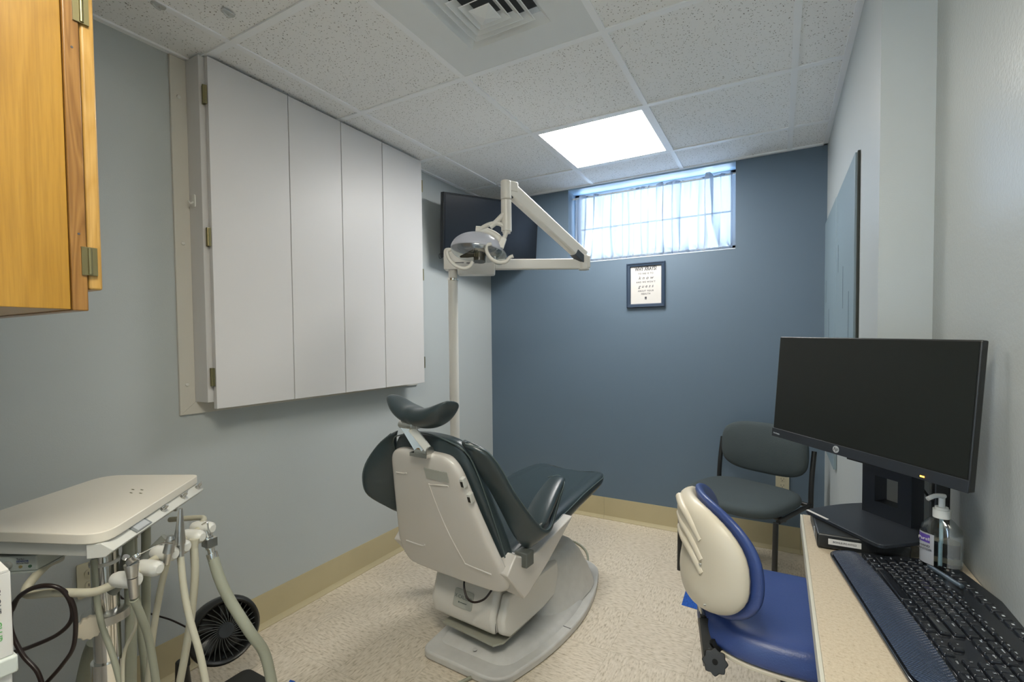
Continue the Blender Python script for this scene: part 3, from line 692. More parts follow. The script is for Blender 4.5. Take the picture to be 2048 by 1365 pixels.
# white side brackets
for s in (1, -1):
    b = BM()
    pts = [(-.085, .46), (-.03, .515), (.06, .468), (.12, .475), (.40, .52), (.41, .515), (.20, .40), (.05, .335), (.02, .33)]
    n_ = len(pts); A = [b.verts.new((s*.295, y, z)) for y, z in pts]; Bq = [b.verts.new((s*.2, y+.01, z)) for y, z in pts]
    b.faces.new(A); b.faces.new(Bq)
    for k in range(n_): b.faces.new((A[k], A[(k+1) % n_], Bq[(k+1) % n_], Bq[k]))
    obj('side_bracket', b, M_shellw, t, bevel=.008)
# headrest: link bars, pivots, saddle cushion
hb, ht = Vector((.023, -.215, .895)), Vector((-.02, -.25, .995))
b = BM()
for du in (-.020, .016): 
    p0, p1 = hb+Vector((du, 0, 0)), ht+Vector((du, 0, 0)); mtx = axis_m(p0, p1); box(b, -.004, .004, -.012, .012, 0, (p1-p0).length, mtx)
cyl(b, hb+Vector((-.03, 0, 0)), hb+Vector((.03, 0, 0)), .015); cyl(b, ht+Vector((-.032, 0, 0)), ht+Vector((.034, 0, 0)), .014); box(b, -.025, .06, -.235, -.2, .880, .893)
hl = obj('headrest_link', b, M_chrome, t)
p0, p1 = hb+Vector((.024, 0, .015)), ht+Vector((.024, 0, -.01)); b = BM(); box(b, -.006, .008, -.013, .013, 0, (p1-p0).length, axis_m(p0, p1)); obj('link_cover', b, M_plastc, hl, bevel=.002)
b = BM(); cyl(b, hb+Vector((.03, 0, .006)), hb+Vector((.036, 0, .006)), .018); obj('pivot_cap', b, M_steel, hl)
b = BM(); prism(b, [(-.262, .985), (-.20, .99), (-.16, 1.0), (-.2, 1.015), (-.262, 1.01)], 'x', -.035, .04); obj('headrest_plate', b, M_steel, t, bevel=.003)
rows_t, rows_b = [], []
b = BM(); secs = []
for k in range(17):
    s = -1+2*k/16; x = .028+s*.143
    tip = max(0, 1-abs(s)**6)
    zc = 1.018+.052*s*s+(.006 if s < 0 else 0); hy = .056+.008*(1-s*s); th = (.034+.004*s*s)*max(.55, tip**.3); hy *= max(.65, tip**.35)
    ring_ = []
    for y, z in superell(0, hy, 0, th, n=20, e=2.4):
        ring_.append((x+ (.02*s)*(z/.03), -.225+y+z*.2, zc+z-.28*y*(1 if s > -.2 else .5)))
    secs.append(ring_)
loft(b, secs); hr = obj('headrest_cushion', b, M_vinyl, t, subsurf=1)

# ------------------------------------------------------------------ light pole with folding arm and lamp head
t = thing('dental_light', 'white dental light on a tall pole with folded spring arm', 'dental light', (-1.475, 1.945, 0), math.atan2(.33, .60))
# local x runs along the beam
b = BM(); lathe(b, [(.085, 0), (.085, .02), (.04, .04), (.0225, .06)], 28); obj('floor_flange', b, M_plast, t)
b = BM(); cyl(b, (0, 0, .05), (0, 0, 1.60), .0245, seg=28); obj('pole', b, M_plast, t)
b = BM(); lathe(b, [(.026, 1.600), (.028, 1.602), (.028, 1.612), (.026, 1.614)], 28); obj('collar', b, M_chrome, t)
b = BM(); cyl(b, (0, 0, 1.612), (0, 0, 1.67), .022, seg=28); obj('pole_head', b, M_plast, t)
b = BM(); prism(b, round_poly([(-.04, 1.655), (.03, 1.655), (.03, 1.628), (.215, 1.628), (.222, 1.745), (-.04, 1.765)], [.004, .002, .002, .01, .02, .025], 4), 'y', -.035, .035); hs = obj('arm_housing', b, M_plast, t, bevel=.004)
b = BM(); box(b, .018, .062, -.0356, -.035, 1.685, 1.69); box(b, .075, .125, -.0356, -.035, 1.683, 1.688); obj('slots', b, M_inkg, hs, smooth=False)
b = BM(); box(b, .215, .665, -.02, .02, 1.655, 1.707); obj('beam', b, M_plast, t, bevel=.006)
kn = Vector((.68, 0, 1.70))
b = BM(); cyl(b, (.675, 0, 1.650), (.675, 0, 1.725), .028, seg=22); box(b, .66, .705, -.024, .024, 1.66, 1.72); kj = obj('knuckle', b, M_plast, t, bevel=.003)
b = BM()
for z in (1.67, 1.70): cyl(b, (.7055, 0, z), (.7065, 0, z), .005)
obj('screw', b, M_ink, kj)
# spring arm in world
LF = FR[t.name]
tp = at(1012, 372, 2.10); kw = LF @ Vector((.675, 0, 1.715))
b = BM(); d_ = (tp-kw); Ln = d_.length; mtx = axis_m(kw, tp)
# keep the arm's broad side vertical
zax = d_.normalized(); side = zax.cross(Vector((0, 0, 1))).normalized(); vv = side.cross(zax)
mtx = Matrix((side, -vv, zax)).transposed().to_4x4(); mtx.translation = kw
box(b, -.020, .020, -.034, .034, .0, Ln-.02, mtx); obj('spring_arm', b, M_plast, t, world=True, bevel=.010)
b = BM(); box(b, -.0205, .0205, -.0, .036, -.012, .07, mtx); obj('arm_cover', b, mat('dark_grey_cover', (.05, .06, .07), .4), t, world=True, bevel=.003)
b = BM(); box(b, -.018, .018, .0, .036, Ln-.05, Ln-.015, mtx); obj('arm_cover', b, bpy.data.materials['dark_grey_cover'], t, world=True, bevel=.003)
zt = tp.z+.022; ztop = zt
b = BM(); cyl(b, (tp.x, tp.y, zt-.085), (tp.x, tp.y, zt), .0245, seg=24)
dir_ = (Vector((kw.x, kw.y, 0))-Vector((tp.x, tp.y, 0))).normalized()
box(b, -.022, .022, 0, .055, -.048, 0, Matrix.Translation((tp.x, tp.y, zt)) @ Matrix.Rotation(math.atan2(dir_.y, dir_.x)-PI/2, 4, 'Z')); obj('arm_cap', b, M_plast, t, world=True, bevel=.006)
b = BM(); cyl(b, (tp.x, tp.y, zt-.225), (tp.x, tp.y, zt-.087), .0235, seg=24); cyl(b, (tp.x, tp.y, zt-.235), (tp.x, tp.y, zt-.225), .018, seg=24); obj('drop_tube', b, M_plast, t, world=True, ang=50)
# head, built in its own frame: x to the right of the photo, z up
HD = 2.10; Hc = at(957, 508, HD); HM = Matrix.Translation(Hc) @ Matrix.Rotation(YAW, 4, 'Z'); hk = HD/FPX
def hp(px, py, dy=0): return HM @ Vector(((px-957)*hk, dy, -(py-508)*hk))
b = BM()
tube(b, [hp(1008, 430), hp(992, 446), hp(981, 455)], .012, seg=12, sm=6)
tube(b, [hp(950, 470, .02), hp(963, 457, .01), hp(982, 449), hp(1000, 449), hp(1011, 460), hp(1010, 474), hp(999, 489)], .010, seg=12, sm=6)
box(b, -.012, .012, -.012, .012, -.022, .022, Matrix.Translation(hp(1005, 487)) @ Matrix.Rotation(YAW, 4, 'Z') @ Matrix.Rotation(math.radians(20), 4, 'Y'))
obj('yoke', b, M_plast, t, world=True)
# reflector: half dome opening down and towards the chair back
b = BM(); rows = []
dm = HM @ Matrix.Translation(((953-957)*hk, .02, -(499-508)*hk)) @ Matrix.Rotation(math.radians(6), 4, 'Y') @ Matrix.Rotation(math.radians(-9), 4, 'X')
for i in range(13):
    th = math.radians(4+86*i/12); rows.append([dm @ Vector((.118*math.sin(th)*math.cos(2*PI*k/36), .085*math.sin(th)*math.sin(2*PI*k/36), .080*math.cos(th))) for k in range(36)])
grid(b, rows, True); obj('reflector', b, mat('frosted_reflector', (.50, .52, .60), .3), t, world=True, solid=.003)
b = BM(); rows = []
for i in range(9):
    th = math.radians(90+45*i/8); rows.append([dm @ Vector((.119*math.sin(th)*math.cos(2*PI*k/36), .086*math.sin(th)*math.sin(2*PI*k/36), .055*math.cos(th))) for k in range(36)])
grid(b, rows, True); obj('clear_shield', b, M_shield, t, world=True)
b = BM(); tube(b, [dm @ Vector((.122*math.cos(a), 0.0-.02, .088*math.sin(a))) for a in [math.radians(x) for x in range(96, 12, -12)]], .011, seg=12, sm=4, flat=1.6); tube(b, [hp(962, 471, .0), hp(985, 480, .0), hp(997, 498, 0)], .010, seg=10)
obj('rear_band', b, M_plast, t, world=True)
b = BM(); cyl(b, hp(960, 526, -.03), hp(961, 500, -.02), .027, seg=28); cyl(b, hp(961, 500, -.02), hp(961, 495, -.02), .022, seg=28); bu = obj('bulb_housing', b, mat('smoked_housing', (.035, .033, .025), .25), t, world=True)
b = BM()
for k in range(4): cyl(b, hp(952+3*k, 518, -.058), hp(952.4+3*k, 506, -.048), .0012, seg=6)
obj('vent_slots', b, M_brass, bu, world=True)
b = BM(); cyl(b, hp(922, 516, -.03), hp(936, 513, -.03), .004, .012, seg=14); cyl(b, hp(936, 513, -.03), hp(950, 509, -.03), .012, .018, seg=14); obj('bulb_arm', b, bpy.data.materials['smoked_housing'], t, world=True)
b = BM(); cyl(b, hp(996, 512, .0), hp(998, 513, .03), .036, seg=28); obj('side_lens', b, M_shield, t, world=True)
for pts in ([(905, 503), (898, 508), (902, 522), (915, 535), (930, 540), (942, 536), (948, 527)], [(985, 493), (976, 496), (975, 507), (983, 521), (997, 529), (1012, 528), (1020, 520), (1027, 517)]):
    b = BM(); tube(b, [hp(x, y, -.05) for x, y in pts], .008, seg=12, sm=6); obj('handle', b, M_plast, t, world=True)

# ------------------------------------------------------------------ guest chair
GC = Vector((-.15, 2.785, 0)); fdir = Vector((-.40, -.917))   # facing
GR = math.atan2(fdir.y, fdir.x)+PI/2      # local -y is the front
t = thing('guest_chair', 'grey-green fabric guest chair with black legs against the blue wall', 'chair', GC, GR)
hw = .255
for s in (-1, 1):
    b = BM(); tube(b, [(s*hw, -.24, 0), (s*hw, -.235, .2), (s*hw, -.225, .418)], .0125, sm=3, seg=12); obj('leg', b, M_black, t)
    b = BM(); tube(b, [(s*hw, .21, 0), (s*hw, .18, .2), (s*hw, .175, .42), (s*hw, .185, .55), (s*hw, .215, .69)], .0125, seg=12); obj('leg', b, M_black, t)
    b = BM(); tube(b, [(s*hw, -.2, .415), (s*hw, .175, .415)], .011, sm=0); obj('side_rail', b, M_black, t)
b = BM(); tube(b, [(-hw, -.12, .405), (hw, -.12, .405)], .011, sm=0); tube(b, [(-hw, .17, .41), (hw, .17, .41)], .011, sm=0); obj('cross_rail', b, M_black, t)
b = BM(); secs = []
for z, k in ((.412, .86), (.418, .97), (.435, 1.0), (.455, .99), (.470, .93), (.476, .80), (.478, .5)):
    secs.append([(x*k, -.035+(y)*k, z+.006*(x/.25)**2) for x, y in superell(0, .262, -.02, .25, n=32, e=3.3)])
loft(b, secs); obj('seat', b, M_fabric, t, subsurf=1)
b = BM(); secs = []
for d, k in ((-.03, .80), (-.024, .95), (-.006, 1.0), (.012, .97), (.018, .85)):
    secs.append([(x*k, .178+d+.022*(1-(x/.24)**2)+.10*(z*k)*.6+(.01), .665+z*k) for x, z in superell(0, .245, 0, .145, n=36, e=3.3)])
loft(b, secs); obj('backrest', b, M_fabric, t, subsurf=1)

# ------------------------------------------------------------------ counter
t = thing('counter', 'narrow speckled beige laminate counter along the right wall', 'counter', (.2, .8, .8))
b = BM(); box(b, .062, XR-.001, -.2, 1.50, .768, .80); obj('worktop', b, M_counter, t, world=True, bevel=.001)
b = BM(); box(b, .056, .062, -.2, 1.50, .766, .799); obj('edge_strip', b, mat('grey_edge_band', (.48, .47, .40), .4), t, world=True, bevel=.001)
for y in (1.40, .5):
    b = BM(); prism(b, [(XR-.001, .768), (.10, .768), (.10, .755), (XR-.02, .60), (XR-.001, .60)], 'y', y, y+.02); obj('bracket', b, M_trimw, t, world=True)

# ------------------------------------------------------------------ mini computer
pa, pb2 = Vector((.082, 1.272)), Vector((.077, 1.455)); 
ang = math.atan2((pb2-pa).y, (pb2-pa).x)-PI/2
t = thing('mini_computer', 'small black desktop computer under the monitor stand, white label on its side', 'computer', (pa.x, pa.y, .80), ang)
b = BM(); box(b, 0, .175, 0, .177, .003, .036); cs = obj('case', b, M_black, t, bevel=.004)
b = BM(); box(b, .01, .03, .01, .03, .0005, .003); box(b, .145, .165, .01, .03, .0005, .003); box(b, .01, .03, .15, .17, .0005, .003); box(b, .145, .165, .15, .17, .0005, .003); obj('foot', b, M_black, t)
obj('name_label', bx(.022, .085, -.0008, 0, .014, .027), M_paper, t, smooth=False)
text('lettering', 'BOHLE-PC-NYG2', .006, (.0535, -.0012, .0205), (1, 0, 0), (0, 0, 1), M_ink, t, world=False)
obj('port_panel', bx(-.0012, 0, .055, .062, .010, .030), M_silver, t, smooth=False)
b = BM(); box(b, -.0008, 0, .075, .085, .014, .022); box(b, -.0008, 0, .10, .11, .014, .022); cyl(b, (-.0008, .13, .02), (0, .13, .02), .003); obj('port', b, M_inkg, t, smooth=False)
b = BM()
for k in range(24):
    a0, a1 = 2*PI*k/24, 2*PI*(k+1)/24; r0, r1 = .0065, .0075
    q = [b.verts.new((-.0009, .035+r*math.cos(a), .019+r*math.sin(a))) for r, a in ((r0, a0), (r1, a0), (r1, a1), (r0, a1))]; b.faces.new(q)
obj('badge', b, M_legend, t, smooth=False)

# ------------------------------------------------------------------ monitor
sc_m = .985
TL, TR, BR_, BL_ = [at(*a) for a in ((1557, 674, 1.344), (1960, 680, .862), (1944, 990, .862), (1548, 872, 1.344))]
mx_ = ((TR-TL)+(BR_-BL_)).normalized(); my_ = ((TL-BL_)+(TR-BR_)); my_ = (my_-mx_*my_.dot(mx_)).normalized(); mn = mx_.cross(my_)
mw, mh = ((TR-TL).length+(BR_-BL_).length)/2, ((TL-BL_).length+(TR-BR_).length)/2
MM = Matrix((mx_, my_, mn)).transposed().to_4x4(); MM.translation = (TL+TR+BR_+BL_)/4
t = thing_m('computer_monitor', 'large black widescreen computer monitor on the beige counter', 'monitor', MM)
print('MON', mw, mh, TL, TR, BL_, BR_)
b = BM(); box(b, -mw/2, mw/2, -mh/2, mh/2, -.016, 0); box(b, -mw*.32, mw*.32, -mh*.35, mh*.35, -.03, -.014); obj('casing', b, M_black, t, bevel=.003)
obj('screen', bx(-mw/2+.004, mw/2-.004, -mh/2+.026, mh/2-.004, .0, .0012), M_screen, t, smooth=False)
bz = obj('lower_bezel', bx(-mw/2, mw/2, -mh/2, -mh/2+.024, .0, .003), M_blackm, t, bevel=.001)
b = BM(); lathe(b, [(.0085, .003), (.0085, .0037), (0, .0037)], 28, Matrix.Translation((-.035, -mh/2+.0125, 0))); bd_ = obj('badge', b, M_silver, bz)
text('lettering', 'hp', .0125, (-.035, -mh/2+.0135, .0042), (1, 0, 0), (0, 1, 0), M_black, bd_, world=False, shear=.3)
text('lettering', 'EliteDisplay', .005, (-mw/2+.018, -mh/2+.010, .0034), (1, 0, 0), (0, 1, 0), M_legend, bz, world=False)
obj('power_light', bx(mw/2-.085, mw/2-.077, -mh/2+.006, -mh/2+.0085, .0032, .0038), M_orange, bz, smooth=False)
# stand: flat base on the computer, upright with a square hole
yaw_m = math.atan2(mx_.y, mx_.x)
bz0 = .8365
basep = [Vector((.062, 1.405)), Vector((.196, 1.232)), Vector((.300, 1.315)), Vector((.300, 1.48)), Vector((.235, 1.555)), Vector((.150, 1.50))]
b = BM(); prism(b, round_poly([tuple(p) for p in basep], [.012, .02, .03, .05, .06, .10], 6), 'z', bz0, bz0+.008); st = obj('stand_base', b, M_blackm, t, world=True, bevel=.001)
d1 = (basep[1]-basep[0]).normalized(); n1_ = Vector((-d1.y, d1.x)) 
o1 = basep[0]+n1_*-.0; 
lm = Matrix((Vector((d1.x, d1.y, 0)), Vector((-d1.y, d1.x, 0)), Vector((0, 0, 1)))).transposed().to_4x4(); lm.translation = (basep[0].x, basep[0].y, bz0+.008)
b = BM(); box(b, .003, .07, .002, .009, 0.0, .0005, lm); obj('sticker', b, M_paper, st, world=True, smooth=False)
text('lettering', 'MONITOR SERVICE 0000', .004, lm @ Vector((.036, .0055, .0008)), lm.to_3x3() @ Vector((1, 0, 0)), lm.to_3x3() @ Vector((0, 1, 0)), M_inkg, st) if False else None
# upright
uc = Vector((.243, 1.432, 0)); um = Matrix.Translation((uc.x, uc.y, bz0+.008)) @ Matrix.Rotation(yaw_m, 4, 'Z')
H_ = .30; b = BM(); x0, x1, hx0, hx1, hz0, hz1 = -.062, .062, -.028, .030, .035, .10; ya, yb_ = -.012, .026
for s in ((x0, x1, 0, hz0), (x0, hx0, hz0, hz1), (hx1, x1, hz0, hz1), (x0, x1, hz1, H_)): box(b, s[0], s[1], ya, yb_, s[2], s[3], um)
bmesh.ops.remove_doubles(b, verts=b.verts[:], dist=.0002)
obj('stand_upright', b, M_blackm, t, world=True, smooth=False)
b = BM(); um2 = um @ Matrix.Translation((0, -.0, .19)); box(b, -.05, .05, -.075, -.012, -.05, .05, um2); obj('tilt_mount', b, M_black, t, world=True)
# cables behind the monitor
b = BM(); tube(b, [at(1765, 945, 1.25), at(1790, 958, 1.22), at(1830, 960, 1.2), at(1850, 985, 1.2), at(1868, 1010, 1.2), at(1872, 1040, 1.2), Vector((.33, 1.405, .8045))], .003)
tag(obj('monitor_cable', b, M_black), 'thin black cable looping under the monitor', 'cable')
b = BM(); tube(b, [Vector((.33, 1.43, .8065)), at(1845, 1055, 1.30), at(1860, 1030, 1.28), at(1880, 1040, 1.25), Vector((.345, 1.34, .8065))], .005); 
tag(obj('power_cable', b, M_black), 'thick black power cable coiled behind the monitor stand', 'cable')
t = thing('cable_box', 'slim black upright box behind the sanitizer pump', 'device', (.325, 1.375, .80))
b = BM(); box(b, .312, .340, 1.36, 1.385, .8005, .975); obj('case', b, M_black, t, world=True, bevel=.003)
obj('indicator', bx(.3115, .312, 1.366, 1.369, .92, .935), M_legend, t, world=True, smooth=False)

# ------------------------------------------------------------------ keyboard
ke = Vector((.150, -.9887, 0)).normalized(); kg = Vector((-ke.y, ke.x, 0)); K0 = Vector((.100, 1.258, .80))
KM = Matrix((ke, kg, Vector((0, 0, 1)))).transposed().to_4x4(); KM.translation = K0
t = thing_m('keyboard', 'black wireless keyboard with dimpled palm rest on the counter', 'keyboard', KM)
KL = .462
b = BM()
def slab(bm, pts, zf0, zf1):
    A = [bm.verts.new((x, y, zf0(x, y))) for x, y in pts]; Bq = [bm.verts.new((x, y, zf1(x, y))) for x, y in pts]; n = len(pts)
    bm.faces.new(A[::-1]); bm.faces.new(Bq)
    for k in range(n): bm.faces.new((A[k], A[(k+1) % n], Bq[(k+1) % n], Bq[k]))
body = round_poly([(0, 0), (KL, 0), (KL, .225), (KL*.5, .243), (0, .225)], [.035, .035, .02, .2, .02], 6)
slab(b, body, lambda x, y: .0015, lambda x, y: .008+.006*(y/.23)); obj('chassis', b, M_blackg, t, bevel=.002)
rest = round_poly([(.003, .003), (KL-.003, .003), (KL-.003, .055), (KL*.5, .072), (.003, .055)], [.03, .03, .008, .15, .008], 8)
rows = []
b = BM(); secs = []
for i in range(47):
    x = .004+(KL-.008)*i/46; e_ = min(1, min(x-.004, KL-.004-x)/.03); e_ = math.sqrt(max(0, 1-(1-e_)**2))
    y0_ = .004+(1-e_)*.03; y1_ = .056+.010*(1-((x-KL/2)/(KL/2))**2)
    row = []
    for j in range(9):
        w_ = j/8; row.append((x, y0_+(y1_-y0_)*w_, .0085+.0085*math.sin(PI*min(1, .12+.75*w_))*max(.4, e_)))
    rows.append(row)
grid(b, rows); obj('palm_rest', b, M_rest, t)
# keys
U_ = .0190; kx0, ky0 = .020, .062
rowsK = [ # bottom row to top
 [('Ctrl', 1.25), ('Win', 1.25), ('Alt', 1.25), ('', 6.25), ('Alt', 1.25), ('Fn', 1.25), ('\u2261', 1.25), ('Ctrl', 1.25), None, ('<', 1), ('v', 1), ('>', 1), None, ('0 Ins', 2), ('. Del', 1)],
 [('Shift', 2.25), ('Z', 1), ('X', 1), ('C', 1), ('V', 1), ('B', 1), ('N', 1), ('M', 1), (',', 1), ('.', 1), ('/', 1), ('Shift', 2.75), None, (None, 1), ('^', 1), (None, 1), None, ('1', 1), ('2', 1), ('3', 1)],
 [('Caps', 1.75), ('A', 1), ('S', 1), ('D', 1), ('F', 1), ('G', 1), ('H', 1), ('J', 1), ('K', 1), ('L', 1), (';', 1), ('"', 1), ('Enter', 2.25), None, (None, 3), None, ('4', 1), ('5', 1), ('6', 1)],
 [('Tab', 1.5), ('Q', 1), ('W', 1), ('E', 1), ('R', 1), ('T', 1), ('Y', 1), ('U', 1), ('I', 1), ('O', 1), ('P', 1), ('[', 1), (']', 1), ('\\', 1.5), None, ('Del', 1), ('End', 1), ('PgDn', 1), None, ('7', 1), ('8', 1), ('9', 1)],
 [('~', 1), ('1', 1), ('2', 1), ('3', 1), ('4', 1), ('5', 1), ('6', 1), ('7', 1), ('8', 1), ('9', 1), ('0', 1), ('-', 1), ('=', 1), ('Back', 2), None, ('Ins', 1), ('Home', 1), ('PgUp', 1), None, ('Num', 1), ('/', 1), ('*', 1), ('-', 1)],
 [('Esc', 1), (None, .5), ('F1', 1), ('F2', 1), ('F3', 1), ('F4', 1), (None, .25), ('F5', 1), ('F6', 1), ('F7', 1), ('F8', 1), (None, .25), ('F9', 1), ('F10', 1), ('F11', 1), ('F12', 1), None, ('Prt', 1), ('Scr', 1), ('Brk', 1)]]
keys = []
leg = BM()
def kz(y): return .008+.006*(y/.23)
for r_, row in enumerate(rowsK):
    x = kx0; y = ky0+r_*U_*.98+.010*0; hgt = U_*.86 if r_ < 5 else U_*.55
    for it in row:
        if it is None: x += .25*U_; continue
        s, w_ = it
        if s is not None: keys.append((x, y, w_*U_, hgt, s, r_))
        x += w_*U_
xn = kx0+18.5*U_+3*U_
keys.append((xn, ky0, U_, U_*1.85, 'Enter', 0)); keys.append((xn, ky0+2*U_*.98, U_, U_*1.85, '+', 2))
def arc(x): return .012*(1-((x-KL/2)/(KL/2))**2)
kmesh = {}
def keycap(w_, h_):
    k = (round(w_, 4), round(h_, 4))
    if k not in kmesh:
        b = BM(); secs = []
        a_, c_ = w_/2-.0006, h_/2-.0004
        for z, i_ in ((0, 0), (.0035, .0006), (.0048, .0016), (.0046, .0045)):
            secs.append([(px_, py_, z) for px_, py_ in rrect(-a_+i_, a_-i_, -c_+i_, c_-i_, .0022 if i_ < .003 else .001, 3)])
        loft(b, secs); me = bpy.data.meshes.new('key'); bmesh.ops.recalc_face_normals(b, faces=b.faces[:]); b.to_mesh(me); b.free(); smooth_mesh(me, 50); me.materials.append(M_blackg); kmesh[k] = me
    return kmesh[k]
rest_b = BM()
for n_, (x, y, w_, h_, s, r_) in enumerate(keys):
    cxk, cyk = x+w_/2, y+h_/2+arc(x+w_/2)*.6; z = kz(cyk)+.0008
    me = keycap(w_, h_)
    if n_ < 84 or n_ >= len(keys)-2:
        ko = bpy.data.objects.new('key', me); COL.objects.link(ko); ko.parent = t; ko.location = (cxk, cyk, z); ko.rotation_euler = (.02, 0, 0)
    else:
        tmp = BM(); tmp.from_mesh(me); bmesh.ops.translate(tmp, vec=(cxk, cyk, z), verts=tmp.verts[:]); m2_ = bpy.data.meshes.new('x'); tmp.to_mesh(m2_); tmp.free(); rest_b.from_mesh(m2_); bpy.data.meshes.remove(m2_)
    if s: text('l', s, .0052 if len(s) < 2 else .0038, (cxk-w_*.12, cyk+h_*.12, z+.0053), (1, 0, 0), (0, 1, 0), M_legend, join=leg, depth=.0002)
# media strip keys behind the main rows
for k in range(16):
    x = .03+k*.0255; y = .19+arc(x)*.7
    me = keycap(.0235, .018); ko = None
    if k < 12:
        ko = bpy.data.objects.new('media_key', me); COL.objects.link(ko); ko.parent = t; ko.location = (x+.012, y+.010, kz(y)-.0008)
        box(leg, x+.010, x+.014, y+.008, y+.0115, kz(y)+.0042, kz(y)+.0044)
fk = obj('function_keys', rest_b, M_blackg, t); fk['kind'] = 'stuff'
text('l', 'Microsoft', .010, (KL-.028, .190, kz(.19)+.0008), (1, 0, 0), (0, 1, 0), M_legend, join=leg, depth=.0003)
obj('key_legends', leg, M_legend, t, smooth=False)
# stylus lying across the keys
pa_, pb_ = KM @ Vector((.055, .165, .0225)), KM @ Vector((.142, .186, .0235))
b = BM(); Ls = (pb_-pa_).length; lathe(b, [(0, 0), (.0015, .002), (.0042, .018), (.0042, Ls-.012), (.0038, Ls-.010), (.0044, Ls-.008), (.0044, Ls-.001), (.003, Ls)], 16, axis_m(pa_, pb_))
tag(obj('stylus_pen', b, mat('grey_blue_metal', (.10, .13, .16), .35, .5)), 'grey-blue pen lying on the keyboard', 'pen')

# ------------------------------------------------------------------ hand sanitizer
SP = Vector((.300, 1.255, .80))
t = thing('hand_sanitizer', 'clear pump bottle of hand sanitizer by the right wall', 'bottle', SP, math.radians(-42))
def bot(bm, prof):
    loft(bm, [[(x, y, z) for x, y in superell(0, a, 0, c, n=28, e=2.8)] for z, a, c in prof])
b = BM(); bot(b, [(.001, .030, .019), (.006, .034, .022), (.085, .034, .022), (.098, .032, .021), (.112, .020, .015), (.117, .012, .012)]); bt_ = obj('bottle_body', b, M_bottle, t)
b = BM(); bot(b, [(.003, .029, .018), (.007, .0325, .0205), (.07, .0325, .0205), (.0705, .0325, .0205)]); obj('gel', b, mat('gel_tint', (.86, .91, .92), .05, trans=1, ior=1.12), bt_)
b = BM(); cyl(b, (0, 0, .117), (0, 0, .134), .0145, seg=26); cyl(b, (0, 0, .134), (0, 0, .139), .011, seg=26); obj('collar', b, M_plastc, t)
b = BM(); cyl(b, (0, 0, .139), (0, 0, .158), .0055, seg=16)
pd_ = HM.to_3x3() @ Vector((-1, 0, 0)); pl2 = Matrix.Rotation(math.radians(42), 3, 'Z') @ pd_
tube(b, [(-pl2.x*.006, -pl2.y*.006, .161), (0, 0, .162), (pl2.x*.015, pl2.y*.015, .162), (pl2.x*.03, pl2.y*.03, .156)], .0045); obj('pump', b, M_plastc, t)
b = BM(); cyl(b, (0, 0, .008), (0, 0, .118), .0035, seg=12); obj('dip_tube', b, mat('pale_blue_tube', (.45, .6, .65), .3), t)
fl = .0225
# labels on the broad side that faces the photo's left
b = BM(); secs = []
pts = superell(0, .0348, 0, .0228, n=56, e=2.8); sel = [p for p in pts if p[1] < -.004 and p[0] < .001]
sel.sort(key=lambda p: p[0]); grid(b, [[(x, y, .018) for x, y in sel], [(x, y, .082) for x, y in sel]]); lb = obj('front_label', b, mat('grey_label_film', (.34, .35, .37), .4), t, smooth=False)
b = BM(); s2 = [(x*1.01, y*1.02) for x, y in sel]; grid(b, [[(x, y, .062) for x, y in s2[1:-1]], [(x, y, .079) for x, y in s2[1:-1]]]); obj('brand_patch', b, M_purple, lb, smooth=False)
text('lettering', 'Purell', .0092, (-.0175, -.0238, .070), (1, 0, 0), (0, 0, 1), M_paper, lb, world=False)
text('lettering', 'HAND', .0065, (-.0165, -.0236, .055), (1, 0, 0), (0, 0, 1), M_ink, lb, world=False)
text('lettering', 'SANITIZER', .0055, (-.0165, -.0236, .048), (1, 0, 0), (0, 0, 1), M_ink, lb, world=False)
b = BM(); sel = [p for p in superell(0, .0348, 0, .0228, n=56, e=2.8) if p[0] > .016 and abs(p[1]) < .021 and p[1] < .015]; sel.sort(key=lambda p: p[1]); grid(b, [[(x, y, .024) for x, y in sel], [(x, y, .088) for x, y in sel]]); obj('rear_label', b, mat('clear_white_film', (.5, .53, .53), .4, alpha=.25), t, smooth=False)

# ------------------------------------------------------------------ operator stool
SS = Vector((.015, 1.475, 0)); t = thing('operator_stool', 'blue vinyl operator stool with cream backrest shell under the counter', 'stool', SS, 0)
b = BM(); secs = []
for z, k in ((.478, .90), (.482, .985), (.495, 1.0), (.520, .99), (.545, .93), (.558, .80), (.562, .55), (.560, .25)):
    secs.append([(x*k, y*k, z-.014*math.exp(-((x*k)/.14)**2)*(z > .53)+.01*((y*k)/.2)**2*(z > .53)) for x, y in superell(0, .225, 0, .225, n=40, e=2.5)])
loft(b, secs); obj('seat', b, M_vinylb, t, subsurf=1)
b = BM(); prism(b, [(x, y) for x, y in superell(0, .222, 0, .222, n=48, e=2.5)], 'z', .470, .480); obj('seat_pan', b, M_cream, t, bevel=.002)
b = BM(); cyl(b, (0, 0, .12), (0, 0, .44), .014); cyl(b, (0, 0, .06), (0, 0, .28), .025); obj('gas_column', b, M_cream, t)
b = BM(); box(b, -.13, .08, -.06, .06, .435, .469); obj('mechanism', b, M_black, t, bevel=.006)
for k in range(5):
    a = 2*PI*k/5+.3; b = BM(); d = Vector((math.cos(a), math.sin(a), 0))
    tube(b, [d*.02+Vector((0, 0, .10)), d*.16+Vector((0, 0, .085)), d*.265+Vector((0, 0, .065))], .016, seg=10); lg = obj('leg', b, M_black, t)
    b = BM(); c_ = d*.265+Vector((0, 0, .028)); e_ = Vector((-d.y, d.x, 0)); cyl(b, c_-e_*.022, c_-e_*.006, .027); cyl(b, c_+e_*.006, c_+e_*.022, .027); cyl(b, c_-e_*.02, c_+e_*.02, .006); cyl(b, c_, c_+Vector((0, 0, .03)), .006); obj('caster', b, M_black, lg)
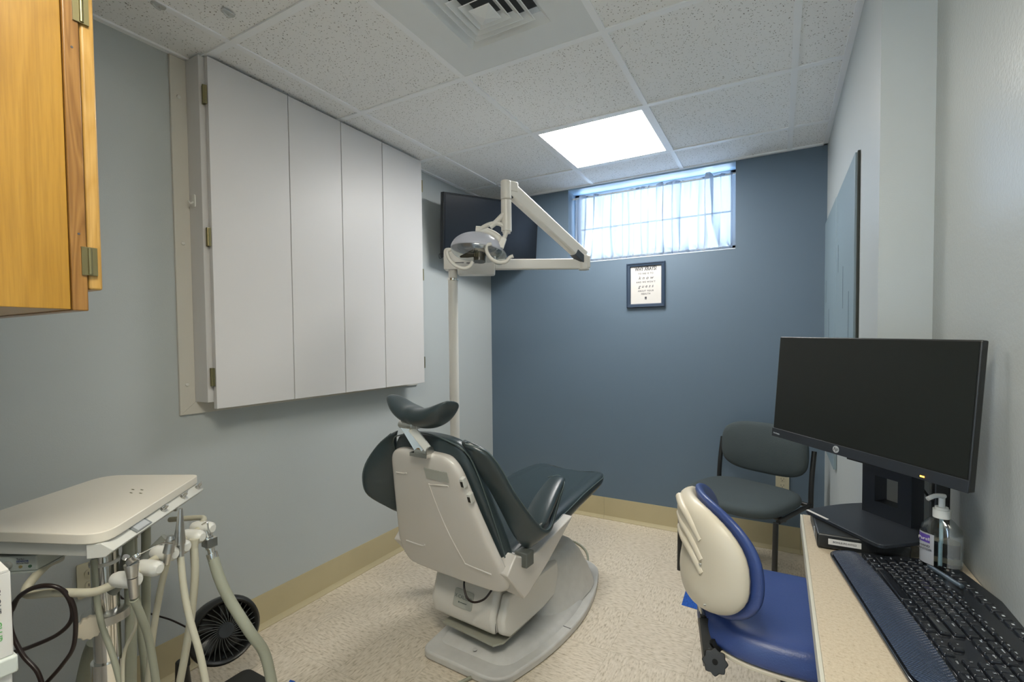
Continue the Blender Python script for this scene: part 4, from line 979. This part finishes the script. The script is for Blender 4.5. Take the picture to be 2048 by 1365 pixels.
# levers
for P_ in ([(-.02, -.10, .455), (.0, -.16, .44), (.01, -.20, .40), (.03, -.235, .37)], [(.10, -.08, .455), (.12, -.15, .44), (.15, -.20, .40)]):
    b = BM(); tube(b, P_, lambda k: .006+.006*k, flat=.6); obj('lever', b, M_black, t)
# backrest: curved shell and pad; n is the direction it faces
BC = at(1396, 1090, 1.30)-SS; bn = Vector((.94, .34, 0)).normalized(); btn = Vector((bn.y, -bn.x, 0))   # btn points towards the camera
def bk(s, z, d):
    """s across, z up, d depth towards the sitter"""
    W_ = .215; sag = .085*(abs(s)/W_)**2
    return BC+btn*s*.89+Vector((0, 0, z))+bn*(d+sag)-bn*.10*z*.9*.5
def oval(W_, Hh, d, n=44, e=2.5, dz=0): 
    out = []
    for k in range(n):
        a = 2*PI*k/n; c, s_ = math.cos(a), math.sin(a)
        x = W_*math.copysign(abs(c)**(2/e), c); z = Hh*math.copysign(abs(s_)**(2/e), s_)+dz
        out.append(bk(x, z, d))
    return out
b = BM(); loft(b, [oval(.10, .05, -.050), oval(.17, .10, -.050), oval(.200, .128, -.044), oval(.214, .142, -.030), oval(.219, .147, -.012), oval(.218, .146, .0)])
shs = obj('backrest_shell', b, M_cream, t, subsurf=1)
b = BM(); loft(b, [oval(.215, .146, -.003), oval(.224, .155, .004), oval(.226, .157, .014), oval(.216, .148, .026), oval(.18, .118, .034), oval(.11, .06, .034)]); obj('backrest_pad', b, M_vinylb, t, subsurf=1)
b = BM()
for z0, z1 in ((.105, .07), (.06, .02), (.02, -.015)):
    tube(b, [bk(-.03, z0+.02, -.040), bk(.03, z0+.012, -.042), bk(.08, z0-.004, -.042), bk(.125, z1-.01, -.039)], lambda k: .012, seg=10)
obj('moulded_rib', b, M_cream, shs)
b = BM()
for s, z in ((.13, .0), (.14, -.10)): 
    p = bk(s, z, -.053); cyl(b, p+bn*.0, p+bn*.006, .0028, seg=12)
obj('screw', b, M_steel, shs)
b = BM(); p0 = bk(-.01, -.13, -.02); p1 = Vector((-.20, -.11, .53)); p2 = Vector((-.19, -.10, .46)); p3 = Vector((-.10, -.03, .45))
for o_ in (-.018, .018): tube(b, [p0+btn*o_, p1+btn*o_, p2+btn*o_, p3+btn*o_], .006, seg=10)
obj('backrest_stem', b, M_steel, t)
kc = at(1430, 1325, 1.20)-SS
b = BM(); box(b, -.022, .022, -.012, .012, -.055, .055, axis_m((Vector((-.19, -.12, .50))+kc)/2, (Vector((-.19, -.12, .50)))+Vector((.001, 0, .05)))); tube(b, [(-.19, -.13, .53), (-.185, -.14, .47), tuple(kc+Vector((0, .03, .03)))], .012, seg=8); tube(b, [tuple(kc+Vector((.0, .03, .02))), (-.08, -.05, .45)], .014, seg=8); obj('tilt_bracket', b, M_black, t, bevel=.002)
b = BM(); pts = []
for k in range(32):
    a = 2*PI*k/32; r = .029+.003*math.cos(8*a); pts.append((r*math.cos(a), r*math.sin(a)))
camd = (Vector((0, 0, CZ))-(kc+SS)).normalized(); vsx = prism(b, pts, 'z', -.012, .012); bmesh.ops.transform(b, matrix=Matrix.Translation(kc) @ camd.to_track_quat('Z', 'Y').to_matrix().to_4x4(), verts=vsx); kb_ = obj('tilt_knob', b, M_black, t, bevel=.002)
b = BM(); vsx = lathe(b, [(.007, .0125), (.007, .013), (0, .013)], 16); bmesh.ops.transform(b, matrix=Matrix.Translation(kc) @ camd.to_track_quat('Z', 'Y').to_matrix().to_4x4(), verts=vsx); obj('knob_hole', b, mat('hole_black', (.002, .002, .002), .9), kb_)

# ------------------------------------------------------------------ delivery cart
Z0 = .90
poly = [(-1.772, .620), (-1.520, .752), (-1.218, .418), (-1.585, .262), (-1.610, .345)]
t = thing('delivery_cart', 'cream topped dental delivery cart on a chrome post at left', 'dental cart', (-1.42, .50, 0))
po = round_poly(poly, [.06, .025, .06, .05, .05], 6)
b = BM(); prism(b, po, 'z', Z0-.022, Z0); tt_ = obj('tray_top', b, mat('pale_cream_laminate', (.78, .735, .64), .42), t, world=True, bevel=.002)
b = BM()
for x, y in ((-1.50, .60), (-1.525, .59), (-1.497, .575), (-1.47, .585)): prism(b, rrect(x-.006, x+.006, y-.0015, y+.0015, .001), 'z', Z0+.0002, Z0+.0006)
obj('scuff_mark', b, M_brass, tt_, world=True, smooth=False)
NR, FRp, NL = Vector((-1.238, .424, 0)), Vector((-1.510, .738, 0)), Vector((-1.56, .262, 0))
ctr = Vector((-1.50, .50, 0))
e1 = (FRp-NR).normalized(); no = Vector((e1.y, -e1.x, 0)); no = no if no.dot(NR-ctr) > 0 else -no
def cp(s, o_, z): p = NR+e1*s+no*o_; return Vector((p.x, p.y, z))
LF_ = (FRp-NR).length
# body under the top: front slopes out then back in
b = BM()
secA = []
for s in (0, LF_):
    secA.append([cp(s, -.003, Z0-.0225), cp(s, .020, Z0-.040), cp(s, .004, Z0-.054), cp(s, -.03, Z0-.054), cp(s, -.03, Z0-.0225)])
loft(b, secA); fp_ = obj('control_panel', b, M_plastc, t, world=True, bevel=.002)
b = BM(); prism(b, [(-1.752, .620), (-1.515, .740), (-1.242, .422), (-1.580, .270), (-1.602, .345)], 'z', Z0-.052, Z0-.0225); obj('tray_body', b, M_plastc, t, world=True, bevel=.002)
def oncp(s, k): # k 0..1 down the outer slope
    a, c = cp(s, -.003, Z0-.0225), cp(s, .020, Z0-.040); return a.lerp(c, k)
nsl = (cp(0, .020, Z0-.040)-cp(0, -.003, Z0-.0225)).cross(e1).normalized(); nsl = nsl if nsl.dot(no) > 0 else -nsl
for s, tog in ((.215, 0), (.315, 1), (.40, 1)):
    p = oncp(s, .5); b = BM(); cyl(b, p, p+nsl*.006, .0075, seg=6); cyl(b, p+nsl*.006, p+nsl*.016, .004, seg=12)
    if tog: tube(b, [p+nsl*.014, p+nsl*.024-e1*.008, p+nsl*.03-e1*.022+Vector((0, 0, -.006))], .0018)
    obj('toggle_switch', b, M_steel, t, world=True)
ga = [oncp(.085, .12), oncp(.145, .12), oncp(.145, .88), oncp(.085, .88)]
b = BM(); va = [b.verts.new(p) for p in ga]; vb = [b.verts.new(p+nsl*.003) for p in ga]; b.faces.new(va); b.faces.new(vb)
for k in range(4): b.faces.new((va[k], va[(k+1) % 4], vb[(k+1) % 4], vb[k]))
gz = obj('gauge_window', b, mat('gauge_grey', (.22, .24, .24), .3), t, world=True, smooth=False)
c_ = (ga[0]+ga[1]+ga[2]+ga[3])/4; gi = [c_+(p-c_)*.78+nsl*.0035 for p in ga]; b = BM(); b.faces.new([b.verts.new(p) for p in gi]); obj('gauge_scale', b, M_silver, gz, world=True, smooth=False)
b = BM()
for s in (.10, .27): p = cp(s, .008, Z0-.049); cyl(b, p, p+no*.006, .0045, seg=10)
obj('screw', b, M_steel, t, world=True)
# post, collar, knob
pc = at(212, 1200, 1.13); px_, py_ = pc.x, pc.y
b = BM(); cyl(b, (px_, py_, .52), (px_, py_, Z0-.053), .026, seg=32); obj('post', b, M_chrome, t, world=True)
b = BM(); cyl(b, (px_, py_, .07), (px_, py_, .53), .032, seg=32); obj('post', b, M_chrome, t, world=True)
zc_ = at(0, 1225, 1.13).z
b = BM(); lathe(b, [(.034, 0), (.046, .002), (.046, .022), (.034, .026)], 32, Matrix.Translation((px_, py_, zc_-.02))); cl_ = obj('clamp_collar', b, M_steel, t, world=True)
kp = at(180, 1255, 1.07); b = BM(); pts = []
for k in range(48):
    a = 2*PI*k/48; r = .0235+.0018*math.cos(12*a); pts.append((r*math.cos(a), r*math.sin(a)))
q_ = (Vector((0, 0, CZ))-kp); q_.z = q_.z*.3; q_.normalize()
vsx = prism(b, pts, 'z', -.012, .012); bmesh.ops.transform(b, matrix=Matrix.Translation(kp) @ q_.to_track_quat('Z', 'Y').to_matrix().to_4x4(), verts=vsx); cyl(b, kp, Vector((px_, py_, kp.z)), .010)
obj('clamp_knob', b, M_cream, t, world=True, bevel=.002)
b = BM(); cyl(b, (px_, py_, Z0-.135), (px_, py_, Z0-.128), .029, seg=28); obj('cable_tie', b, M_plastc, t, world=True)
# foot
for k in range(5):
    a = 2*PI*k/5+.2; d = Vector((math.cos(a), math.sin(a), 0)); b = BM(); tube(b, [Vector((px_, py_, .08))+d*.02, Vector((px_, py_, .06))+d*.2], .018, seg=10, sm=0); cyl(b, Vector((px_, py_, .026))+d*.2-Vector((d.y, -d.x, 0))*.012, Vector((px_, py_, .026))+d*.2+Vector((d.y, -d.x, 0))*.012, .025); obj('leg', b, M_black, t, world=True)
# holder bar and holders
hpx = [(250, 1160, .985), (295, 1136, 1.03), (327, 1107, 1.08), (352, 1093, 1.12), (383, 1073, 1.17), (404, 1056, 1.215)]
HP = [at(*a) for a in hpx]; hz = sum(p.z for p in HP)/6; print('HZ', [round(p.z, 3) for p in HP], [tuple(round(c, 3) for c in p) for p in HP])
b = BM(); tube(b, [at(120, 1118, 1.13), at(95, 1130, 1.05), at(65, 1160, .99), at(52, 1182, .97), at(62, 1190, .965), at(110, 1186, .965), at(180, 1186, .97), at(215, 1175, .98), at(235, 1165, .985)], .0085, seg=14, sm=8)
obj('holder_bar', b, M_hosew, t, world=True)
b = BM(); tube(b, [HP[0], HP[5]], .009, seg=12, sm=0); tube(b, [HP[5]+Vector((0, 0, .012)), at(408, 1040, 1.24), at(398, 1036, 1.27), at(340, 1040, 1.30)], .007, seg=12); obj('rear_bar', b, M_hosew, t, world=True)
# diagonal brackets under the tray
b = BM(); tube(b, [(px_, py_+.03, Z0-.2), (px_-.08, py_+.09, Z0-.09)], .012, sm=0); tube(b, [(px_+.03, py_+.0, Z0-.2), (px_+.09, py_+.09, Z0-.09)], .012, sm=0); obj('brace', b, mat('grey_brace', (.2, .21, .19), .4), t, world=True)
dirs = []
sx_ = (rt*.9+Vector((0, 0, -.12))).normalized()
for k, p in enumerate(HP):
    d = (rt*.98-fw*.2).normalized() if k else (rt*.98-fw*.15).normalized()
    m_ = axis_m(p-d*.030, p+d*.034); b = BM()
    lathe(b, [(.006, 0), (.012, .003), (.0155, .012), (.0165, .024), (.0165, .05), (.0150, .058), (.009, .064), (0, .0645)], 22, m_); hd = obj('handpiece_holder', b, M_plastc, t, world=True)
# unit control box under the tray at left
t2 = thing('scaler_unit', 'pale green-grey control box with knob hung under the cart tray', 'device', at(35, 1127, 1.0))
bm_m = Matrix.Translation(at(35, 1129, 1.0)) @ Matrix.Rotation(YAW-math.radians(-8), 4, 'Z')
b = BM(); box(b, -.10, .036, 0, .10, -.0165, .0165, bm_m); ub = obj('case', b, mat('pale_green_grey', (.40, .44, .42), .4), t2, world=True, bevel=.003)
b = BM(); box(b, -.10, .036, -.004, .10, -.0195, -.0168, bm_m); obj('lip', b, bpy.data.materials['pale_green_grey'], t2, world=True)
b = BM(); cyl(b, bm_m @ Vector((-.017, -.008, -.001)), bm_m @ Vector((-.017, .0, -.001)), .008, seg=24); obj('knob', b, mat('grey_knob', (.33, .34, .32), .5), t2, world=True)
rr2 = bm_m.to_3x3() @ Vector((1, 0, 0))
text('lettering', 'Turbo', .006, bm_m @ Vector((.006, -.0008, .0105)), rr2, (0, 0, 1), M_inkg, t2)
text('lettering', 'SENSOR', .006, bm_m @ Vector((.010, -.0008, .0055)), rr2, (0, 0, 1), M_inkblue, t2, spacing=1.1)
text('lettering', 'Ultrasonic Scaler', .0035, bm_m @ Vector((.010, -.0008, .0015)), rr2, (0, 0, 1), M_inkg, t2)
for k, (x, c) in enumerate(((.006, (.28, .24, .10)), (.024, (.05, .12, .07)))):
    b = BM(); cyl(b, bm_m @ Vector((x, -.0015, -.006)), bm_m @ Vector((x, 0, -.006)), .0032, seg=16); obj('indicator', b, mat('indicator_%d' % k, c, .4), t2, world=True)

# handpieces with hoses, each its own thing
def hose(pts, r, m, parent, nm='hose', ridge=None):
    b = BM(); tube(b, [at(*p) for p in pts], r, seg=12, sm=10, ridge=ridge); return obj(nm, b, m, parent, world=True)
def handp(label, name='dental_handpiece', loc=None): return thing(name, label, 'dental tool', loc if loc else (0, 0, 0))
# 1 air-water syringe
t = handp('metal three-way syringe with long thin tip in the nearest cart holder', 'syringe', at(262, 1150, .975))
b = BM(); a0, a1 = at(263, 1128, .965), at(268, 1195, .975); cyl(b, a0, at(265, 1155, .966), .013, .0095); cyl(b, at(265, 1155, .966), a1, .0095, .0075, seg=18); cyl(b, at(259, 1120, .965), at(267, 1128, .965), .008, .012); obj('barrel', b, M_steel, t, world=True)
b = BM(); tube(b, [at(270, 1114, .965), at(285, 1106, .97), at(322, 1088, .985), at(345, 1088, .985)], .0016); obj('tip', b, M_chrome, t, world=True)
b = BM(); cyl(b, at(250, 1118, .962), at(253, 1113, .962), .006); cyl(b, at(270, 1110, .962), at(273, 1115, .962), .006); obj('button', b, M_chrome, t, world=True)
hose([(268, 1200, .975), (285, 1240, 1.0), (300, 1290, 1.03), (316, 1390, 1.06)], .0075, M_hose, t)
# 2-5
t = handp('slim metal handpiece in the third cart holder', loc=at(338, 1085, 1.05))
b = BM(); cyl(b, at(341, 1072, 1.05), at(341, 1080, 1.05), .006, .0085); cyl(b, at(341, 1080, 1.05), at(337, 1105, 1.05), .0085, .011); cyl(b, at(337, 1105, 1.05), at(333, 1128, 1.055), .008, .0065); obj('body', b, M_steel, t, world=True)
hose([(333, 1128, 1.06), (320, 1185, 1.08), (306, 1270, 1.09), (294, 1390, 1.1)], .0068, M_hosew, t)
t = handp('tapered silver handpiece standing upright in the fourth cart holder', loc=at(361, 1050, 1.09))
b = BM(); lathe(b, [(.004, 0), (.0048, .006), (.007, .03), (.0085, .045), (.012, .072), (.0115, .082)], 24, axis_m(at(361, 1018, 1.09), at(359, 1085, 1.09))); obj('body', b, M_steel, t, world=True)
b = BM(); cyl(b, at(361, 1088, 1.10), at(362, 1116, 1.10), .008, .006); obj('coupling', b, M_steel, t, world=True)
hose([(361, 1114, 1.10), (368, 1180, 1.09), (380, 1240, 1.08), (400, 1310, 1.07), (416, 1390, 1.06)], .0072, M_hosew, t)
t = handp('grey hose end hanging from the fifth cart holder', 'handpiece_hose', at(388, 1092, 1.14))
b = BM(); cyl(b, at(389, 1078, 1.15), at(388, 1098, 1.15), .011, .008); obj('coupling', b, M_hosew, t, world=True)
hose([(388, 1096, 1.15), (390, 1150, 1.15), (384, 1220, 1.15), (372, 1300, 1.15), (355, 1390, 1.15)], .0085, M_hosew, t)
t = handp('chrome suction valve on a thick grey hose in the farthest cart holder', 'suction_valve', at(415, 1075, 1.18))
b = BM(); tube(b, [at(404, 1050, 1.18), at(414, 1046, 1.18), at(416, 1058, 1.18), at(419, 1068, 1.18)], .002); cyl(b, at(412, 1062, 1.19), at(416, 1078, 1.19), .008); cyl(b, at(415, 1074, 1.185), at(421, 1098, 1.185), .0125, .010); cyl(b, at(421, 1096, 1.185), at(424, 1108, 1.185), .0085); cyl(b, at(423, 1106, 1.185), at(427, 1120, 1.185), .0125); box(b, -.014, .014, -.012, .012, -.01, .012, Matrix.Translation(at(419, 1085, 1.185))); obj('valve_body', b, M_chrome, t, world=True, bevel=.001)
hose([(426, 1116, 1.185), (440, 1160, 1.18), (462, 1205, 1.18), (500, 1265, 1.18), (530, 1310, 1.2), (548, 1390, 1.2)], .0125, M_hose, t)
# loose hoses that fall from under the tray
def loose(pts, r, m, label, nm='hose', cat='hose', grp=None, ridge=None):
    b = BM(); tube(b, [at(*p) for p in pts], r, seg=12, sm=10, ridge=ridge); return tag(obj(nm, b, m), label, cat, grp)
loose([(292, 1050, 1.25), (292, 1110, 1.25), (292, 1200, 1.25), (290, 1300, 1.25), (293, 1390, 1.25)], .0105, M_hose, 'straight grey hose hanging furthest back beneath the cart tray')
loose([(256, 1075, 1.16), (258, 1130, 1.16), (262, 1230, 1.16), (261, 1390, 1.16)], .012, M_hose, 'thickest grey hose falling straight beside the chrome cart post')
loose([(266, 1060, 1.2), (268, 1120, 1.2), (272, 1180, 1.2), (284, 1290, 1.2), (300, 1390, 1.2)], .008, M_hose, 'grey hose crossing behind the nearest handpiece holder', )
loose([(268, 1205, .99), (272, 1250, 1.0), (248, 1310, 1.02), (246, 1390, 1.02)], .0035, M_hosew, 'thin pale tube curving below the syringe')
loose([(188, 1120, 1.06), (192, 1180, 1.05), (202, 1245, 1.04), (225, 1310, 1.03), (247, 1390, 1.02)], .006, M_hose, 'thin grey tube running across the front of the chrome post')
loose([(192, 1285, 1.25), (180, 1320, 1.25), (165, 1390, 1.25)], .02, M_hose, 'thick grey hose leaning at the left foot of the cart post')
b = BM(); tube(b, [at(196, 1190, 1.35), at(194, 1240, 1.33), at(190, 1300, 1.30), at(180, 1390, 1.28)], .014, seg=14, sm=40, ridge=-.14); tag(obj('corrugated_hose', b, mat('grey_corrugated', (.22, .22, .19), .45)), 'grey ribbed hose behind the chrome cart post', 'hose')
# brown cord looped over the bar
b = BM()
tube(b, [at(28, 1305, .99), at(60, 1295, .98), at(115, 1270, .975), at(143, 1240, .97), at(141, 1205, .962), at(120, 1178, .955), at(85, 1172, .95), at(50, 1185, .95), at(24, 1215, .955), at(22, 1260, .96), at(45, 1310, .96), at(75, 1345, .96), at(90, 1390, .96)], .0042, seg=10, sm=10)
tube(b, [at(24, 1222, .958), at(40, 1192, .95), at(75, 1175, .945), at(110, 1174, .95), at(135, 1190, .96), at(150, 1225, .965), at(148, 1290, .97), at(125, 1330, .97), at(85, 1375, .97), at(60, 1400, .97)], .0040, seg=10, sm=10)
tag(obj('brown_cord', b, M_cable), 'dark brown cord looped over the cart holder bar', 'cord')
loose([(232, 1182, 1.6), (245, 1198, 1.62), (268, 1212, 1.65), (300, 1228, 1.7), (340, 1240, 1.72), (372, 1255, 1.72), (385, 1262, 1.70)], .003, M_cable, 'dark cord running along the wall to the black fan', 'fan_cord', 'cord')

# ------------------------------------------------------------------ fan
FC = Vector((-1.83, .985, 0)); t = thing('floor_fan', 'round black floor fan with spiral grille by the baseboard', 'fan', FC)
fc = at(452, 1262, 1.66); fn = Vector((.93, -.22, .22)).normalized(); FM = Matrix.Translation(fc) @ fn.to_track_quat('Z', 'Y').to_matrix().to_4x4()
R0 = .130; print('FAN', fc)
b = BM(); vsx = []
FM = FM @ Matrix.Scale(.84, 4)
loft(b, [[Vector((r*math.cos(2*PI*k/48), r*math.sin(2*PI*k/48), z)) for k in range(48)] for r, z in ((.09, -.135), (.115, -.12), (.13, -.06), (.135, -.02), (.131, .0), (.122, .008), (.112, .003), (.110, -.03), (.106, -.10), (.085, -.12))])
bmesh.ops.transform(b, matrix=FM, verts=b.verts[:]); obj('housing', b, M_black, t, world=True, ang=60)
b = BM()
for k in range(30):
    a = 2*PI*k/30
    tube(b, [FM @ Vector((r*math.cos(a+w_), r*math.sin(a+w_), -.004-.006*math.sin(PI*(r-.03)/.082))) for r, w_ in ((.028, 0), (.05, .22), (.075, .36), (.095, .44), (.112, .48))], .0013, seg=6, sm=3)
obj('grille', b, mat('grille_grey', (.06, .065, .065), .3), t, world=True)
b = BM(); lathe(b, [(.029, -.008), (.031, -.002), (.027, .004), (0, .005)], 28, FM); obj('hub_cap', b, mat('fan_hub', (.03, .035, .04), .3), t, world=True)
b = BM()
for k in range(5):
    a = 2*PI*k/5; rows = []
    for i in range(6):
        r = .03+.072*i/5; rows.append([FM @ Vector((r*math.cos(a+da), r*math.sin(a+da), -.05+da*.04)) for da in (-.38, -.2, 0, .2, .38)])
    grid(b, rows)
obj('blade', b, mat('fan_blade', (.02, .02, .02), .3), t, world=True, solid=.002)
b = BM(); prism(b, rrect(fc.x-.10, fc.x+.075, fc.y-.14, fc.y+.13, .03), 'z', .001, .022)
for s in (-1,):
    p = fc+Vector((.22, .93, 0)).normalized()*s*.122; cyl(b, (p.x-.01, p.y*1, .02), (p.x-.02, p.y, fc.z-.05), .030, .018, seg=14); cyl(b, Vector((p.x-.02, p.y, fc.z-.055)), Vector((p.x-.02, p.y, fc.z-.055))-Vector((.22, .93, 0)).normalized()*s*.02, .022, seg=18)
obj('stand', b, M_black, t, world=True, bevel=.003)

# ------------------------------------------------------------------ foot pedal, floor cables, tape
pp3 = Vector((-.865, 1.335, 0)); t = thing('foot_pedal', 'round black foot control on the floor at the chair base', 'pedal', pp3)
b = BM(); lathe(b, [(.10, .001), (.102, .012), (.095, .02), (.085, .03), (.055, .045), (0, .05)], 36); obj('body', b, M_black, t)
b = BM(); lathe(b, [(.06, .040), (.055, .056), (.03, .062), (0, .063)], 32, Matrix.Translation((.012, .02, 0))); obj('dome', b, M_blackm, t)
b = BM(); m_ = Matrix.Translation((.012, .062, .056)) @ Matrix.Rotation(-.4, 4, 'X') @ Matrix.Rotation(.5, 4, 'Z'); vsx = prism(b, [(-.002, -.012), (.002, -.012), (.002, .002), (.006, .002), (0, .012), (-.006, .002), (-.002, .002)], 'z', 0, .001); bmesh.ops.transform(b, matrix=m_, verts=vsx); cyl(b, m_ @ Vector((.014, -.004, 0)), m_ @ Vector((.014, -.004, .001)), .005); obj('arrow_mark', b, M_paper, t, smooth=False)
b = BM(); tube(b, [(-1.02, 1.425, .012), (-1.06, 1.36, .006), (-1.10, 1.28, .006), (-1.20, 1.15, .006)], .006); tag(obj('floor_cable', b, M_hose), 'grey cable leaving the near edge of the chair base', 'cable')
b = BM()
def fl_(x, y, z=.006):
    d = (at(x, y, 1)-Vector((0, 0, CZ))); return Vector((0, 0, CZ))+d*((z-CZ)/d.z)
tube(b, [fl_(1095, 1075), fl_(1125, 1080), fl_(1150, 1085), fl_(1170, 1100), fl_(1176, 1120), fl_(1168, 1140), fl_(1155, 1150)], .006); tag(obj('floor_cable', b, M_hose), 'grey cable looping on the floor beyond the chair base', 'cable')
def tape(pts, lab):
    b = BM(); P_ = [fl_(x, y, 0) for x, y in pts]; prism(b, [(p.x, p.y) for p in P_], 'z', .0006, .0012); tag(obj('floor_tape', b, M_tape, smooth=False), lab, 'tape')
tape([(1372, 1180), (1363, 1211), (1400, 1222), (1400, 1185)], 'piece of blue tape on the floor beside the stool backrest')
tape([(573, 1375), (580, 1361), (588, 1363), (600, 1372)], 'scrap of blue tape on the floor near the fan')
